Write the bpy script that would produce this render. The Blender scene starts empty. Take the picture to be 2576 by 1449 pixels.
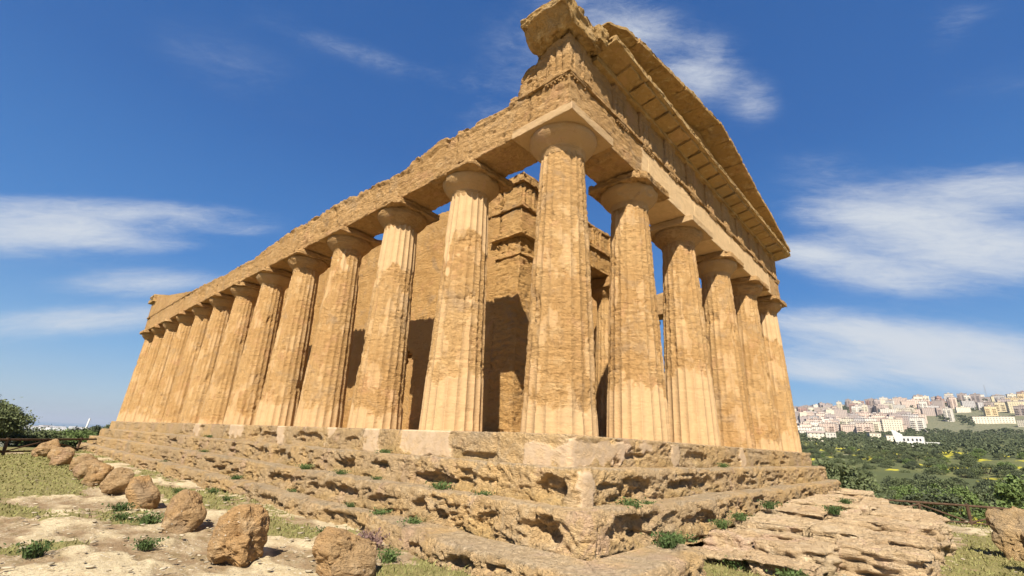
import bpy, math, random
import numpy as np
from mathutils import Matrix, Vector
R = math.radians
rnd = random.Random(7)
C = bpy.context.scene.collection
scene = bpy.context.scene

# ------------------------------------------------------------------ camera
CAM = (-7.12324, -5.27898, -0.17653)
YAW, PITCH, ROLL, FPX = 0.82185, 0.32304, 0.04844, 1164.35
def cam_axes():
    f = Vector((math.sin(YAW)*math.cos(PITCH), math.cos(YAW)*math.cos(PITCH), math.sin(PITCH)))
    r = Vector((math.cos(YAW), -math.sin(YAW), 0)); u = r.cross(f)
    return r*math.cos(ROLL)+u*math.sin(ROLL), u*math.cos(ROLL)-r*math.sin(ROLL), f
cr, cu, cf = cam_axes()
cd = bpy.data.cameras.new('camera'); cam = bpy.data.objects.new('camera', cd); C.objects.link(cam)
M = Matrix.Identity(4)
for i in range(3): M[i][0], M[i][1], M[i][2], M[i][3] = cr[i], cu[i], -cf[i], CAM[i]
cam.matrix_world = M
cd.sensor_fit = 'HORIZONTAL'; cd.sensor_width = 36; cd.lens = 36*FPX/2576
cd.clip_start = 0.1; cd.clip_end = 60000
scene.camera = cam

# ------------------------------------------------------------------ light
SUN_TO = Vector((-0.82, -0.574, 1.03)).normalized()       # towards the sun
el = math.asin(SUN_TO.z); az = math.atan2(SUN_TO.x, SUN_TO.y)
sd = bpy.data.lights.new('sun', 'SUN'); sd.energy = 5.0; sd.angle = R(0.53); sd.color = (1, .93, .80)
sun = bpy.data.objects.new('sun', sd); C.objects.link(sun); sun.location = (-30, -20, 40)
sun.rotation_euler = SUN_TO.to_track_quat('Z', 'Y').to_euler()

world = bpy.data.worlds.new('World'); scene.world = world; world.use_nodes = True
wn = world.node_tree; wn.nodes.clear()
class NT:
    def __init__(s, t): s.t = t
    def n(s, typ, **kw):
        nd = s.t.nodes.new(typ)
        for k, v in kw.items(): setattr(nd, k, v)
        return nd
    def inp(s, sock, v):
        if v is None: return
        if isinstance(v, bpy.types.NodeSocket): s.t.links.new(v, sock)
        else: sock.default_value = v
    def m(s, op, a, b=None, c=None, clamp=False):
        nd = s.n('ShaderNodeMath', operation=op, use_clamp=clamp)
        s.inp(nd.inputs[0], a); s.inp(nd.inputs[1], b); s.inp(nd.inputs[2], c)
        return nd.outputs[0]
    def vm(s, op, a, b=None):
        nd = s.n('ShaderNodeVectorMath', operation=op); s.inp(nd.inputs[0], a); s.inp(nd.inputs[1], b); return nd.outputs[0]
    def noise(s, vec, scale, detail=4, rough=.55, dist=0, out='Fac', dims='3D'):
        nd = s.n('ShaderNodeTexNoise', noise_dimensions=dims); s.inp(nd.inputs['Vector'], vec)
        nd.inputs['Scale'].default_value = scale; nd.inputs['Detail'].default_value = detail
        nd.inputs['Roughness'].default_value = rough; nd.inputs['Distortion'].default_value = dist
        return nd.outputs[out]
    def mix(s, f, a, b):
        nd = s.n('ShaderNodeMix', data_type='RGBA')
        s.inp(nd.inputs[0], f)
        s.inp(nd.inputs[6], a if isinstance(a, bpy.types.NodeSocket) else (*a, 1)); s.inp(nd.inputs[7], b if isinstance(b, bpy.types.NodeSocket) else (*b, 1))
        return nd.outputs[2]
    def ramp(s, f, lo, hi, a=0., b=1., smooth=True):
        nd = s.n('ShaderNodeMapRange', interpolation_type='SMOOTHSTEP' if smooth else 'LINEAR')
        s.inp(nd.inputs[0], f); nd.inputs[1].default_value = lo; nd.inputs[2].default_value = hi
        nd.inputs[3].default_value = a; nd.inputs[4].default_value = b
        return nd.outputs[0]
    def comb(s, x, y, z):
        nd = s.n('ShaderNodeCombineXYZ'); s.inp(nd.inputs[0], x); s.inp(nd.inputs[1], y); s.inp(nd.inputs[2], z); return nd.outputs[0]
    def sep(s, v):
        nd = s.n('ShaderNodeSeparateXYZ'); s.inp(nd.inputs[0], v); return nd.outputs
W_ = NT(wn)
sky = W_.n('ShaderNodeTexSky', sky_type='NISHITA', sun_disc=False, sun_elevation=el, sun_rotation=az % (2*math.pi),
           altitude=150, air_density=1.0, dust_density=.5, ozone_density=3)
tc = W_.n('ShaderNodeTexCoord')
dx, dy, dz = W_.sep(tc.outputs['Generated'])
azd = W_.m('MULTIPLY', W_.m('ARCTAN2', dx, dy), 57.2958)
eld = W_.m('MULTIPLY', W_.m('ARCSINE', dz), 57.2958)
da_ = W_.m('SUBTRACT', azd, 47.); el2 = W_.m('ADD', eld, W_.m('MULTIPLY', W_.m('MULTIPLY', da_, da_), .0034))
nv = W_.comb(W_.m('MULTIPLY', azd, .045), W_.m('MULTIPLY', el2, .19), 0.0)
n1 = W_.noise(nv, 1.0, 7, .62, .5)
nv2 = W_.comb(W_.m('MULTIPLY', azd, .16), W_.m('MULTIPLY', el2, .55), 3.3)
n2 = W_.noise(nv2, 1.0, 6, .65, .6)
clouds = [(-1,15.4,8,2.0,1.1),(8,13.4,6,1.3,.9),(5,19.8,12,1.1,.65),(10,10.8,8,1.0,.35),(14,20.5,5,.8,.4),(3,8.4,8,1.5,.7),(8,17,5,.8,.3),
          (88,23.5,7,2.2,.95),(98,23,6,1.8,.9),(82,20.5,4.5,1.4,1.0),(95,18.3,8,2.8,1.25),(88,17,6,1.7,.8),(84,29,6,2,.3),
          (90,11,13,1.9,1.25),(92,7.3,14,2.0,1.2),(80,8.5,6,1.3,.7),(64,46,6,4,.7),(73,41.5,5,3.4,.7),(79,37,3,2.5,.45),
          (24,42,18,1.5,.27),(42,38,9,3.5,.3),(10,36,12,4,.2),(50,46,12,5,.3),(98,37,4,2,.3),(55,50,6,3,.35),(100,31,6,2,.2)]
tot = None
for (a, e, sa, se, w) in clouds:
    u_ = W_.m('DIVIDE', W_.m('SUBTRACT', azd, float(a)), float(sa)); v_ = W_.m('DIVIDE', W_.m('SUBTRACT', eld, float(e)), float(se)) if e > 33 else W_.m('DIVIDE', W_.m('SUBTRACT', el2, e+.0034*(a-47)**2), float(se))
    g = W_.m('MULTIPLY', W_.m('EXPONENT', W_.m('MULTIPLY', W_.m('ADD', W_.m('MULTIPLY', u_, u_), W_.m('MULTIPLY', v_, v_)), -1.)), float(w))
    tot = g if tot is None else W_.m('ADD', tot, g)
n3 = W_.noise(W_.comb(W_.m('MULTIPLY', azd, .42), W_.m('MULTIPLY', el2, 1.7), 8.1), 1.0, 6, .72, 1.0)
nn = W_.m('ADD', W_.m('ADD', W_.m('MULTIPLY', n1, .48), W_.m('MULTIPLY', n2, .30)), W_.m('MULTIPLY', n3, .22))
dens = W_.ramp(W_.m('ADD', W_.m('MULTIPLY', tot, .55), W_.m('MULTIPLY', nn, 1.5)), .72, 1.55, 0, .95)
dens = W_.m('MULTIPLY', dens, W_.ramp(tot, .04, .45))
hs = W_.n('ShaderNodeHueSaturation'); hs.inputs['Saturation'].default_value = 1.2; hs.inputs['Value'].default_value = 1.05
wn.links.new(sky.outputs[0], hs.inputs['Color'])
grad = W_.n('ShaderNodeValToRGB'); W_.inp(grad.inputs[0], W_.m('DIVIDE', eld, 60.))
els = grad.color_ramp.elements
for p_, c_ in zip((0., .04, .12, .28, .55, 1.), ((.37,.47,.58),(.34,.50,.68),(.19,.41,.72),(.062,.235,.61),(.034,.145,.46),(.022,.105,.36))):
    e_ = els.new(p_) if p_ not in (0., 1.) else els[0 if p_ == 0 else -1]; e_.color = (*c_, 1)
gsc = W_.n('ShaderNodeVectorMath', operation='SCALE'); wn.links.new(grad.outputs[0], gsc.inputs[0]); gsc.inputs['Scale'].default_value = 6.8
sky_base = W_.mix(.8, hs.outputs[0], gsc.outputs[0])
sky_col = W_.mix(dens, sky_base, (4.9, 5.2, 5.6))
bg = W_.n('ShaderNodeBackground'); bg.inputs['Strength'].default_value = 0.073
wn.links.new(sky_col, bg.inputs['Color'])
wo = W_.n('ShaderNodeOutputWorld'); wn.links.new(bg.outputs[0], wo.inputs['Surface'])
scene.view_settings.view_transform = 'Standard'; scene.view_settings.look = 'None'
scene.view_settings.exposure = 0.95; scene.view_settings.gamma = 1
scene.render.engine = 'CYCLES'; scene.cycles.max_bounces = 4; scene.cycles.diffuse_bounces = 2; scene.cycles.volume_bounces = 0

# ------------------------------------------------------------------ numpy noise
def _h(ix, iy, iz, seed):
    with np.errstate(over='ignore'):
        h = (ix.astype(np.uint32)*np.uint32(374761393) + iy.astype(np.uint32)*np.uint32(668265263) + iz.astype(np.uint32)*np.uint32(2147483647) + np.uint32((seed*974711+12345) & 0xffffffff))
        h = (h ^ (h >> np.uint32(13)))*np.uint32(1274126177); h = h ^ (h >> np.uint32(16))
        h = h*np.uint32(2246822519); h = h ^ (h >> np.uint32(15))
    return h
_G = np.array([(1,1,0),(-1,1,0),(1,-1,0),(-1,-1,0),(1,0,1),(-1,0,1),(1,0,-1),(-1,0,-1),(0,1,1),(0,-1,1),(0,1,-1),(0,-1,-1),(1,1,0),(-1,1,0),(0,-1,1),(0,-1,-1)], float)
def pn(P, seed=0):
    P = np.asarray(P, float); I = np.floor(P).astype(np.int64); F = P-I; U = F*F*F*(F*(F*6-15)+10)
    out = 0
    for a in (0, 1):
        for b in (0, 1):
            for c in (0, 1):
                g = _G[_h(I[:, 0]+a, I[:, 1]+b, I[:, 2]+c, seed) & np.uint32(15)]
                d = g[:, 0]*(F[:, 0]-a)+g[:, 1]*(F[:, 1]-b)+g[:, 2]*(F[:, 2]-c)
                w = (U[:, 0] if a else 1-U[:, 0])*(U[:, 1] if b else 1-U[:, 1])*(U[:, 2] if c else 1-U[:, 2])
                out = out+d*w
    return out
def fbm(P, octv=4, seed=0, gain=.5, lac=2.03):
    s = 0; a = 1; P = np.asarray(P, float)
    for i in range(octv):
        s = s+a*pn(P, seed+i*17); a *= gain; P = P*lac+11.3
    return s
def ridge(P, octv=4, seed=0, gain=.5):
    s = 0; a = 1; P = np.asarray(P, float)
    for i in range(octv):
        s = s+a*(1-2.2*np.abs(pn(P, seed+i*17))); a *= gain; P = P*2.03+5.1
    return s-.6
def sst(x, a, b):
    t = np.clip((x-a)/(b-a), 0, 1); return t*t*(3-2*t)
def A3(x, y, z): return np.stack([np.broadcast_to(v, np.broadcast(x, y, z).shape).ravel() for v in (x, y, z)], 1).astype(float)

# ------------------------------------------------------------------ mesh helpers
def mesh_np(name, V, F, mat=None, smooth=True, attrs=None):
    me = bpy.data.meshes.new(name)
    V = np.asarray(V, np.float32); n = len(V)
    me.vertices.add(n); me.vertices.foreach_set('co', V.ravel())
    if isinstance(F, np.ndarray): groups = [F]
    else: groups = [np.asarray(f) for f in F if len(f)]
    li = np.concatenate([g.ravel() for g in groups]).astype(np.int32)
    sizes = np.concatenate([np.full(len(g), g.shape[1]) for g in groups])
    st = np.concatenate([[0], np.cumsum(sizes)[:-1]]).astype(np.int32)
    me.loops.add(len(li)); me.loops.foreach_set('vertex_index', li)
    me.polygons.add(len(sizes)); me.polygons.foreach_set('loop_start', st)
    me.polygons.foreach_set('use_smooth', np.full(len(sizes), smooth))
    me.update(calc_edges=True)
    for k, v in (attrs or {}).items():
        at = me.attributes.new(k, 'FLOAT', 'POINT'); at.data.foreach_set('value', np.asarray(v, np.float32))
    if mat: me.materials.append(mat)
    return me
def link(name, me, parent=None, loc=None, rz=None):
    o = bpy.data.objects.new(name, me); C.objects.link(o)
    if parent is not None: o.parent = parent
    if loc is not None: o.location = loc
    if rz is not None: o.rotation_euler.z = rz
    return o
def tag(o, label=None, cat=None, group=None, kind=None):
    if label: o['label'] = label
    if cat: o['category'] = cat
    if group: o['group'] = group
    if kind: o['kind'] = kind
    return o
def empty(name, loc=(0, 0, 0), rz=0, parent=None):
    o = bpy.data.objects.new(name, None); C.objects.link(o); o.location = loc; o.rotation_euler.z = rz
    o.empty_display_size = .2
    if parent is not None: o.parent = parent
    return o
def gridf(nu, nv, wu=False, wv=False, flip=False):
    u = np.arange(nu if wu else nu-1); v = np.arange(nv if wv else nv-1)
    U, Vv = np.meshgrid(u, v, indexing='ij'); U1 = (U+1) % nu; V1 = (Vv+1) % nv
    f = np.stack([U*nv+Vv, U1*nv+Vv, U1*nv+V1, U*nv+V1], -1).reshape(-1, 4)
    return f[:, ::-1] if flip else f
def box_vf(x0, x1, y0, y1, z0, z1, res=.1, rr=.03, maxn=400):
    """closed box of grid cells with rounded edges; returns V, F, N (outward directions)"""
    lo = np.array([x0, y0, z0], float); hi = np.array([x1, y1, z1], float); L = hi-lo
    rr = min(rr, L.min()*.45)
    def line(k):
        n = int(np.clip(round(L[k]/(res if np.isscalar(res) else res[k])), 1, maxn))
        g = np.linspace(lo[k], hi[k], n+1)
        g = np.concatenate([g, [lo[k]+rr*.35, hi[k]-rr*.35, lo[k]+rr, hi[k]-rr]]); g = np.unique(np.round(g, 5)); return g
    G = [line(k) for k in range(3)]
    Vs, Fs, base = [], [], 0
    for k in range(3):
        a, b = (k+1) % 3, (k+2) % 3
        ga, gb = G[a], G[b]
        for side in (0, 1):
            P = np.zeros((len(ga)*len(gb), 3)); AA, BB = np.meshgrid(ga, gb, indexing='ij')
            P[:, a] = AA.ravel(); P[:, b] = BB.ravel(); P[:, k] = hi[k] if side else lo[k]
            Fs.append(gridf(len(ga), len(gb), flip=(side == 0))+base); Vs.append(P); base += len(P)
    V = np.concatenate(Vs); F = np.concatenate(Fs)
    key = np.round(V*20000).astype(np.int64); _, idx, inv = np.unique(key, axis=0, return_index=True, return_inverse=True)
    inv = inv.ravel(); V = V[idx]; F = inv[F]
    q = np.clip(V, lo+rr, hi-rr); N = V-q; ln = np.linalg.norm(N, axis=1, keepdims=True); ln[ln < 1e-9] = 1; N = N/ln
    V = q+N*rr
    return V, F, N
class Acc:
    def __init__(s): s.V, s.F, s.n, s.A = [], [], 0, []
    def add(s, V, F, a=None):
        s.V.append(np.asarray(V, float)); s.F.append(np.asarray(F)+s.n); s.n += len(V)
        s.A.append(np.zeros(len(V)) if a is None else a)
    def box(s, x0, x1, y0, y1, z0, z1, res=.1, rr=.02, disp=None, maxn=400):
        V, F, N = box_vf(x0, x1, y0, y1, z0, z1, res, rr, maxn)
        if disp is not None: V = V+N*disp(V)[:, None]
        s.add(V, F); return s
    def build(s, name, mat, parent=None, smooth=True, off=(0, 0, 0)):
        V = np.concatenate(s.V)-np.array(off)
        return link(name, mesh_np(name, V, np.concatenate(s.F), mat, smooth, {'smooth': np.concatenate(s.A)}), parent)
def erode(amp=.02, seed=0, strata=1., freq=2.2, pits=.5):
    """surface wear: soft large hollows, horizontal layers, pits"""
    def f(P):
        big = fbm(P*freq, 3, seed)
        st = fbm(P*np.array([1.6, 1.6, 11.]), 3, seed+5)
        pt = fbm(P*np.array([6., 6., 11.]), 3, seed+9)
        return amp*(1.0*big+strata*.85*st-pits*2.6*sst(pt, .1, .4)-.35)
    return f
def rot2(V, ang, c=(0, 0)):
    V = V.copy(); x = V[:, 0]-c[0]; y = V[:, 1]-c[1]; V[:, 0] = c[0]+x*math.cos(ang)-y*math.sin(ang); V[:, 1] = c[1]+x*math.sin(ang)+y*math.cos(ang); return V
def camdist(P): return np.linalg.norm(np.asarray(P)-np.array(CAM), axis=-1)

# ------------------------------------------------------------------ materials
def new_mat(name):
    m = bpy.data.materials.new(name); m.use_nodes = True; t = m.node_tree; t.nodes.clear()
    N = NT(t); b = N.n('ShaderNodeBsdfPrincipled'); o = N.n('ShaderNodeOutputMaterial'); t.links.new(b.outputs[0], o.inputs[0])
    b.inputs['Roughness'].default_value = .93; b.inputs['Specular IOR Level'].default_value = .12
    return m, N, b
def stone(name, base, warm, dark, pale, plaster=(.62, .49, .33), K_=(.80, .73, .63), bump=1., fine=11., strat=1., crust=.35, dots=0., tilt=0.):
    m, N, b = new_mat(name)
    K = lambda c: (c[0]*K_[0], c[1]*K_[1], c[2]*K_[2])
    base, warm, dark, pale, plaster = map(K, (base, warm, dark, pale, plaster))
    pos = N.n('ShaderNodeNewGeometry').outputs['Position']
    px, py, pz = N.sep(pos)
    big = N.noise(pos, .55, 4, .6, .4)
    mid = N.noise(pos, 3.1, 5, .62, .3)
    sv = N.comb(px, py, N.m('ADD', N.m('MULTIPLY', pz, 6.), N.m('MULTIPLY', N.m('MULTIPLY', N.m('SUBTRACT', px, py), N.m('SUBTRACT', big, .40)), tilt*10.)))
    lay = N.noise(sv, 2.2, 5, .65, .6)
    gv_ = N.noise(N.vm('ADD', pos, N.comb(7.3, 2.1, 5.5)), 1.15, 5, .68, .6)
    grey = tuple((.55*c+.45*sum(base)/3)*f_ for c, f_ in zip(base, (.94, .90, .80))); pink = (min(base[0]*1.12, .9), base[1]*1.08, base[2]*1.35)
    fin = N.noise(N.comb(px, py, N.m('MULTIPLY', pz, 1.7)), fine, 5, .75, .3)
    col = N.mix(N.ramp(big, .36, .66), base, warm)
    col = N.mix(N.ramp(gv_, .53, .70, 0, .62), col, grey); col = N.mix(N.ramp(gv_, .46, .34, 0, .6), col, pink)
    col = N.mix(N.ramp(mid, .52, .74, 0, .7), col, pale)
    col = N.mix(N.ramp(lay, .55, .72, 0, crust), col, dark)
    col = N.mix(N.ramp(fin, .57, .73, 0, .62), col, dark)
    col = N.mix(N.ramp(fin, .42, .25, 0, .45), col, pale)
    if dots:
        vo = N.n('ShaderNodeTexVoronoi'); N.inp(vo.inputs['Vector'], pos); vo.inputs['Scale'].default_value = 13
        col = N.mix(N.m('MULTIPLY', N.ramp(vo.outputs['Distance'], .16, .08), N.ramp(mid, .5, .6, 0, dots)), col, (.72, .66, .55))
    at = N.n('ShaderNodeAttribute', attribute_name='smooth').outputs['Fac']
    if tilt:
        wa = N.n('ShaderNodeAttribute', attribute_name='worn').outputs['Fac']; oa = N.n('ShaderNodeAttribute', attribute_name='ochre').outputs['Fac']
        col = N.mix(N.m('MULTIPLY', wa, .55), col, N.mix(N.ramp(fin, .35, .65), (.56, .455, .315), (.40, .31, .205)))
        col = N.mix(N.m('MULTIPLY', oa, .6), col, N.mix(N.ramp(fin, .35, .65), (.60, .41, .17), (.40, .25, .09)))
    pcol = N.mix(N.ramp(mid, .35, .7), plaster, tuple(c*.80 for c in plaster))
    col = N.mix(at, col, pcol)
    b_in = N.mix(0.0, col, col); N.inp(b.inputs['Base Color'], b_in)
    vor = N.n('ShaderNodeTexVoronoi'); N.inp(vor.inputs['Vector'], N.vm('ADD', pos, N.vm('SCALE', N.noise(pos, 6, 3, .6, 0, 'Color')))); vor.inputs['Scale'].default_value = 12
    pit = N.ramp(vor.outputs['Distance'], .0, .38)
    h = N.m('ADD', N.m('MULTIPLY', lay, .8*strat), N.m('ADD', N.m('MULTIPLY', fin, -1.1), N.m('MULTIPLY', pit, .45)))
    h = N.m('ADD', h, N.m('MULTIPLY', mid, .5))
    bp = N.n('ShaderNodeBump'); bp.inputs['Distance'].default_value = .11
    N.inp(bp.inputs['Strength'], N.m('MULTIPLY', N.m('SUBTRACT', 1., N.m('MULTIPLY', at, .85)), bump)); N.inp(bp.inputs['Height'], h)
    N.inp(b.inputs['Normal'], bp.outputs[0])
    return m
M_shaft = stone('weathered_column_stone', (.50, .325, .155), (.56, .385, .20), (.29, .165, .07), (.66, .49, .29), plaster=(.58, .44, .29), K_=(.88, .785, .645), bump=.75, crust=.35)
M_ent = stone('weathered_beam_stone', (.47, .31, .155), (.54, .37, .20), (.25, .15, .07), (.66, .49, .30), K_=(1.02, .91, .74), bump=1., strat=1.5, crust=.5)
M_corn = stone('weathered_cornice_stone', (.50, .34, .16), (.42, .29, .14), (.20, .14, .075), (.66, .55, .36), K_=(.95, .87, .72), bump=.8, crust=.4)
M_smooth = stone('dressed_stone', (.47, .33, .18), (.53, .375, .21), (.30, .19, .09), (.62, .47, .29), K_=(.76, .68, .57), bump=.35, strat=.5, crust=.2)
M_step = stone('eroded_step_stone', (.52, .40, .265), (.62, .45, .25), (.21, .15, .09), (.68, .56, .40), plaster=(.46, .375, .30), K_=(1.06, .96, .80), bump=1., strat=1.1, crust=.36, tilt=1.5)
M_cella = stone('cella_wall_stone', (.48, .30, .13), (.53, .345, .16), (.30, .18, .075), (.60, .42, .22), K_=(.98, .89, .74), bump=.9, strat=1.3)
M_rock = stone('boulder_stone', (.34, .24, .135), (.42, .27, .13), (.14, .09, .05), (.48, .38, .25), K_=(1.08, 1.0, .90), bump=.9, strat=1., crust=.45, dots=.8)
M_slab = stone('pavement_stone', (.52, .40, .27), (.58, .47, .33), (.25, .18, .11), (.72, .63, .50), K_=(1.03, .94, .80), bump=.9, strat=1.5, crust=.5)

def leafmat(name, c1, c2, c3, sc=1.):
    m, N, b = new_mat(name)
    pos = N.n('ShaderNodeNewGeometry').outputs['Position']
    n = N.noise(pos, sc, 3, .6); n2 = N.noise(pos, sc*9, 2, .6)
    oi = N.n('ShaderNodeObjectInfo').outputs['Random']
    col = N.mix(N.ramp(N.m('ADD', N.m('MULTIPLY', n, .6), N.m('MULTIPLY', oi, .4)), .25, .75), c1, c2); col = N.mix(N.ramp(n2, .5, .75, 0, .8), col, c3)
    N.inp(b.inputs['Base Color'], col); b.inputs['Roughness'].default_value = .75
    return m
M_leaf = leafmat('olive_foliage', (.088, .105, .047), (.115, .135, .058), (.18, .19, .10), .4)
M_leaf2 = leafmat('dark_evergreen_foliage', (.065, .078, .042), (.085, .10, .048), (.13, .14, .075), .6)
M_leaf3 = leafmat('bright_shrub_foliage', (.10, .14, .042), (.125, .17, .052), (.19, .21, .085), 1.1)
M_grass = leafmat('grass_blades', (.16, .165, .05), (.24, .22, .085), (.36, .31, .15), 2.)
M_weed = leafmat('weed_leaves', (.05, .08, .025), (.08, .115, .035), (.13, .15, .06), 3.)
M_dry = leafmat('dry_purple_weed', (.16, .10, .09), (.22, .14, .11), (.12, .08, .06), 3.)
M_blossom = leafmat('pale_twigs', (.24, .21, .17), (.32, .28, .23), (.40, .36, .32), 1.)
def plain(name, c, var=.25, sc=6., rough=.85):
    m, N, b = new_mat(name)
    pos = N.n('ShaderNodeNewGeometry').outputs['Position']
    N.inp(b.inputs['Base Color'], N.mix(N.ramp(N.noise(pos, sc, 4, .65), .3, .7), c, tuple(x*(1-var) for x in c)))
    b.inputs['Roughness'].default_value = rough; return m
M_bark = plain('tree_bark', (.13, .095, .065)); M_wood = plain('fence_wood', (.105, .065, .04), .45, 9)
M_white = plain('white_render', (.72, .69, .63), .12, .05)

# ------------------------------------------------------------------ terrain
def terrain_h(x, y):
    dx, dy = x-CAM[0], y-CAM[1]; r = np.hypot(dx, dy); a = np.degrees(np.arctan2(dx, dy))
    # valley and town hill towards azimuth 60..150
    rr = [0, 20, 31, 60, 100, 160, 230, 300, 400, 500, 650, 800, 950, 1100, 1300, 1500, 1750, 1950, 2300, 3500, 9000, 60000]
    hh = [-1.8, -1.9, -2.75, -6.3, -8.5, -8.2, -5.0, -1.0, 5., 11., 20., 30, 41, 56, 88, 118, 160, 178, 170, 60, 0, 0]
    hA = np.interp(r, rr, hh)
    fac = np.interp(a, [60, 74, 79, 82, 86, 92, 100, 130, 160], [.45, .66, .80, .88, .965, 1., .99, .9, .5])
    hA = np.where(hA > 20, 20+(hA-20)*fac, hA)
    rr2 = [0, 45, 60, 120, 300, 800, 2500, 4000, 5600, 6000, 7000, 60000]
    hh2 = [-1.8, -1.9, -2.6, -7, -24, -58, -66, -52, -50, -62, -70, -70]
    hB = np.interp(r, rr2, hh2)
    w = sst(a, 48, 62)*(1-sst(a, 150, 170))
    h = hA*w+hB*(1-w)
    # the rocky ridge top stays level near the temple
    near = sst(np.minimum(r, 1e5), 20, 45)
    sfar = (x-11.5)*.37-(y+5.2)*.93
    return h, r, a
def build_ground():
    fine = np.linspace(-8, 102, 661)
    th = np.radians(np.concatenate([fine, np.linspace(102, 352, 52)[1:-1]]))
    rs = [.6]
    while rs[-1] < 60: rs.append(rs[-1]*(1.009 if 5 < rs[-1] < 16 else 1.018))
    while rs[-1] < 58000: rs.append(rs[-1]*1.035)
    rs = np.array(rs)
    T, Rr = np.meshgrid(th, rs, indexing='ij')
    x = CAM[0]+Rr*np.sin(T); y = CAM[1]+Rr*np.cos(T); x, y = x.ravel(), y.ravel()
    h, r, a = terrain_h(x, y)
    P = A3(x, y, 0*x)
    nearw = 1-sst(r, 25, 60)
    rock = fbm(P*np.array([.55, .30, 1]), 3, 3)
    lay = fbm(P*np.array([1.3, .6, 1]), 3, 41)
    gm = sst(rock+.15*fbm(P*2.3, 3, 8), .03, .13)
    # grassy swathe far left, bare slabs nearer
    def blob(cx, cy, sx, sy): return np.exp(-((x-cx)/sx)**2-((y-cy)/sy)**2)
    g = .55*gm
    for b in [(-5.6, 14.2, 1.1, 3.2), (-6.3, 19, 2, 5), (-7.5, 26, 4, 6), (-6.15, 4.35, .5, .35), (-6.25, 8.4, .35, .8), (-3.03, 3.9, .35, .8), (-2.9, .3, .55, .45),
              (-3.1, 9.5, .3, 1.5), (-4.75, 5.9, .35, .5), (-2.7, -1, .6, .8), (-1.2, -3.4, 2.0, .55), (1.2, -3.2, .6, 1.0), (.6, -2.8, .5, .6), (5.5, -5.6, 1.5, .35), (3., -5.6, .8, .5), (9, -6, 4, 1)]:
        g = g+1.25*blob(*b)
    for b in [(-5.3, 5.2, .7, .75), (-6.2, 5.6, .6, .5), (-6.0, 3.0, .8, .75), (-5.6, 9.3, .7, 1.1), (-4.5, 1.4, .7, 1.1), (-4.5, 3.4, .5, .4), (-6.0, 1.2, 1.2, 1)]:
        g = g-1.1*blob(*b)
    g = g+.35*fbm(P*5, 3, 77)
    g = np.clip(sst(g, .38, .72), 0, 1)
    g = np.where(r > 38, 1, g)
    slab = sst(lay, -.1, .25)
    dz = nearw*(.05*rock+.035*slab-.02+.018*fbm(P*6, 4, 19)+.02*g*fbm(P*11, 2, 5))
    far = sst(r, 50, 200)
    dz = dz+far*(1-sst(r, 700, 1500))*4.0*fbm(P*.011, 3, 61)+sst(r, 40, 90)*.8*fbm(P*.06, 3, 63)
    V = np.stack([x, y, h+dz], 1)
    # bare stone lips at the foot of the steps
    F = gridf(len(th), len(rs), wu=True)
    me = mesh_np('ground', V, F, None, True, {'grass': g, 'slab': slab*nearw, 'smooth': 0*g})
    return me
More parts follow.
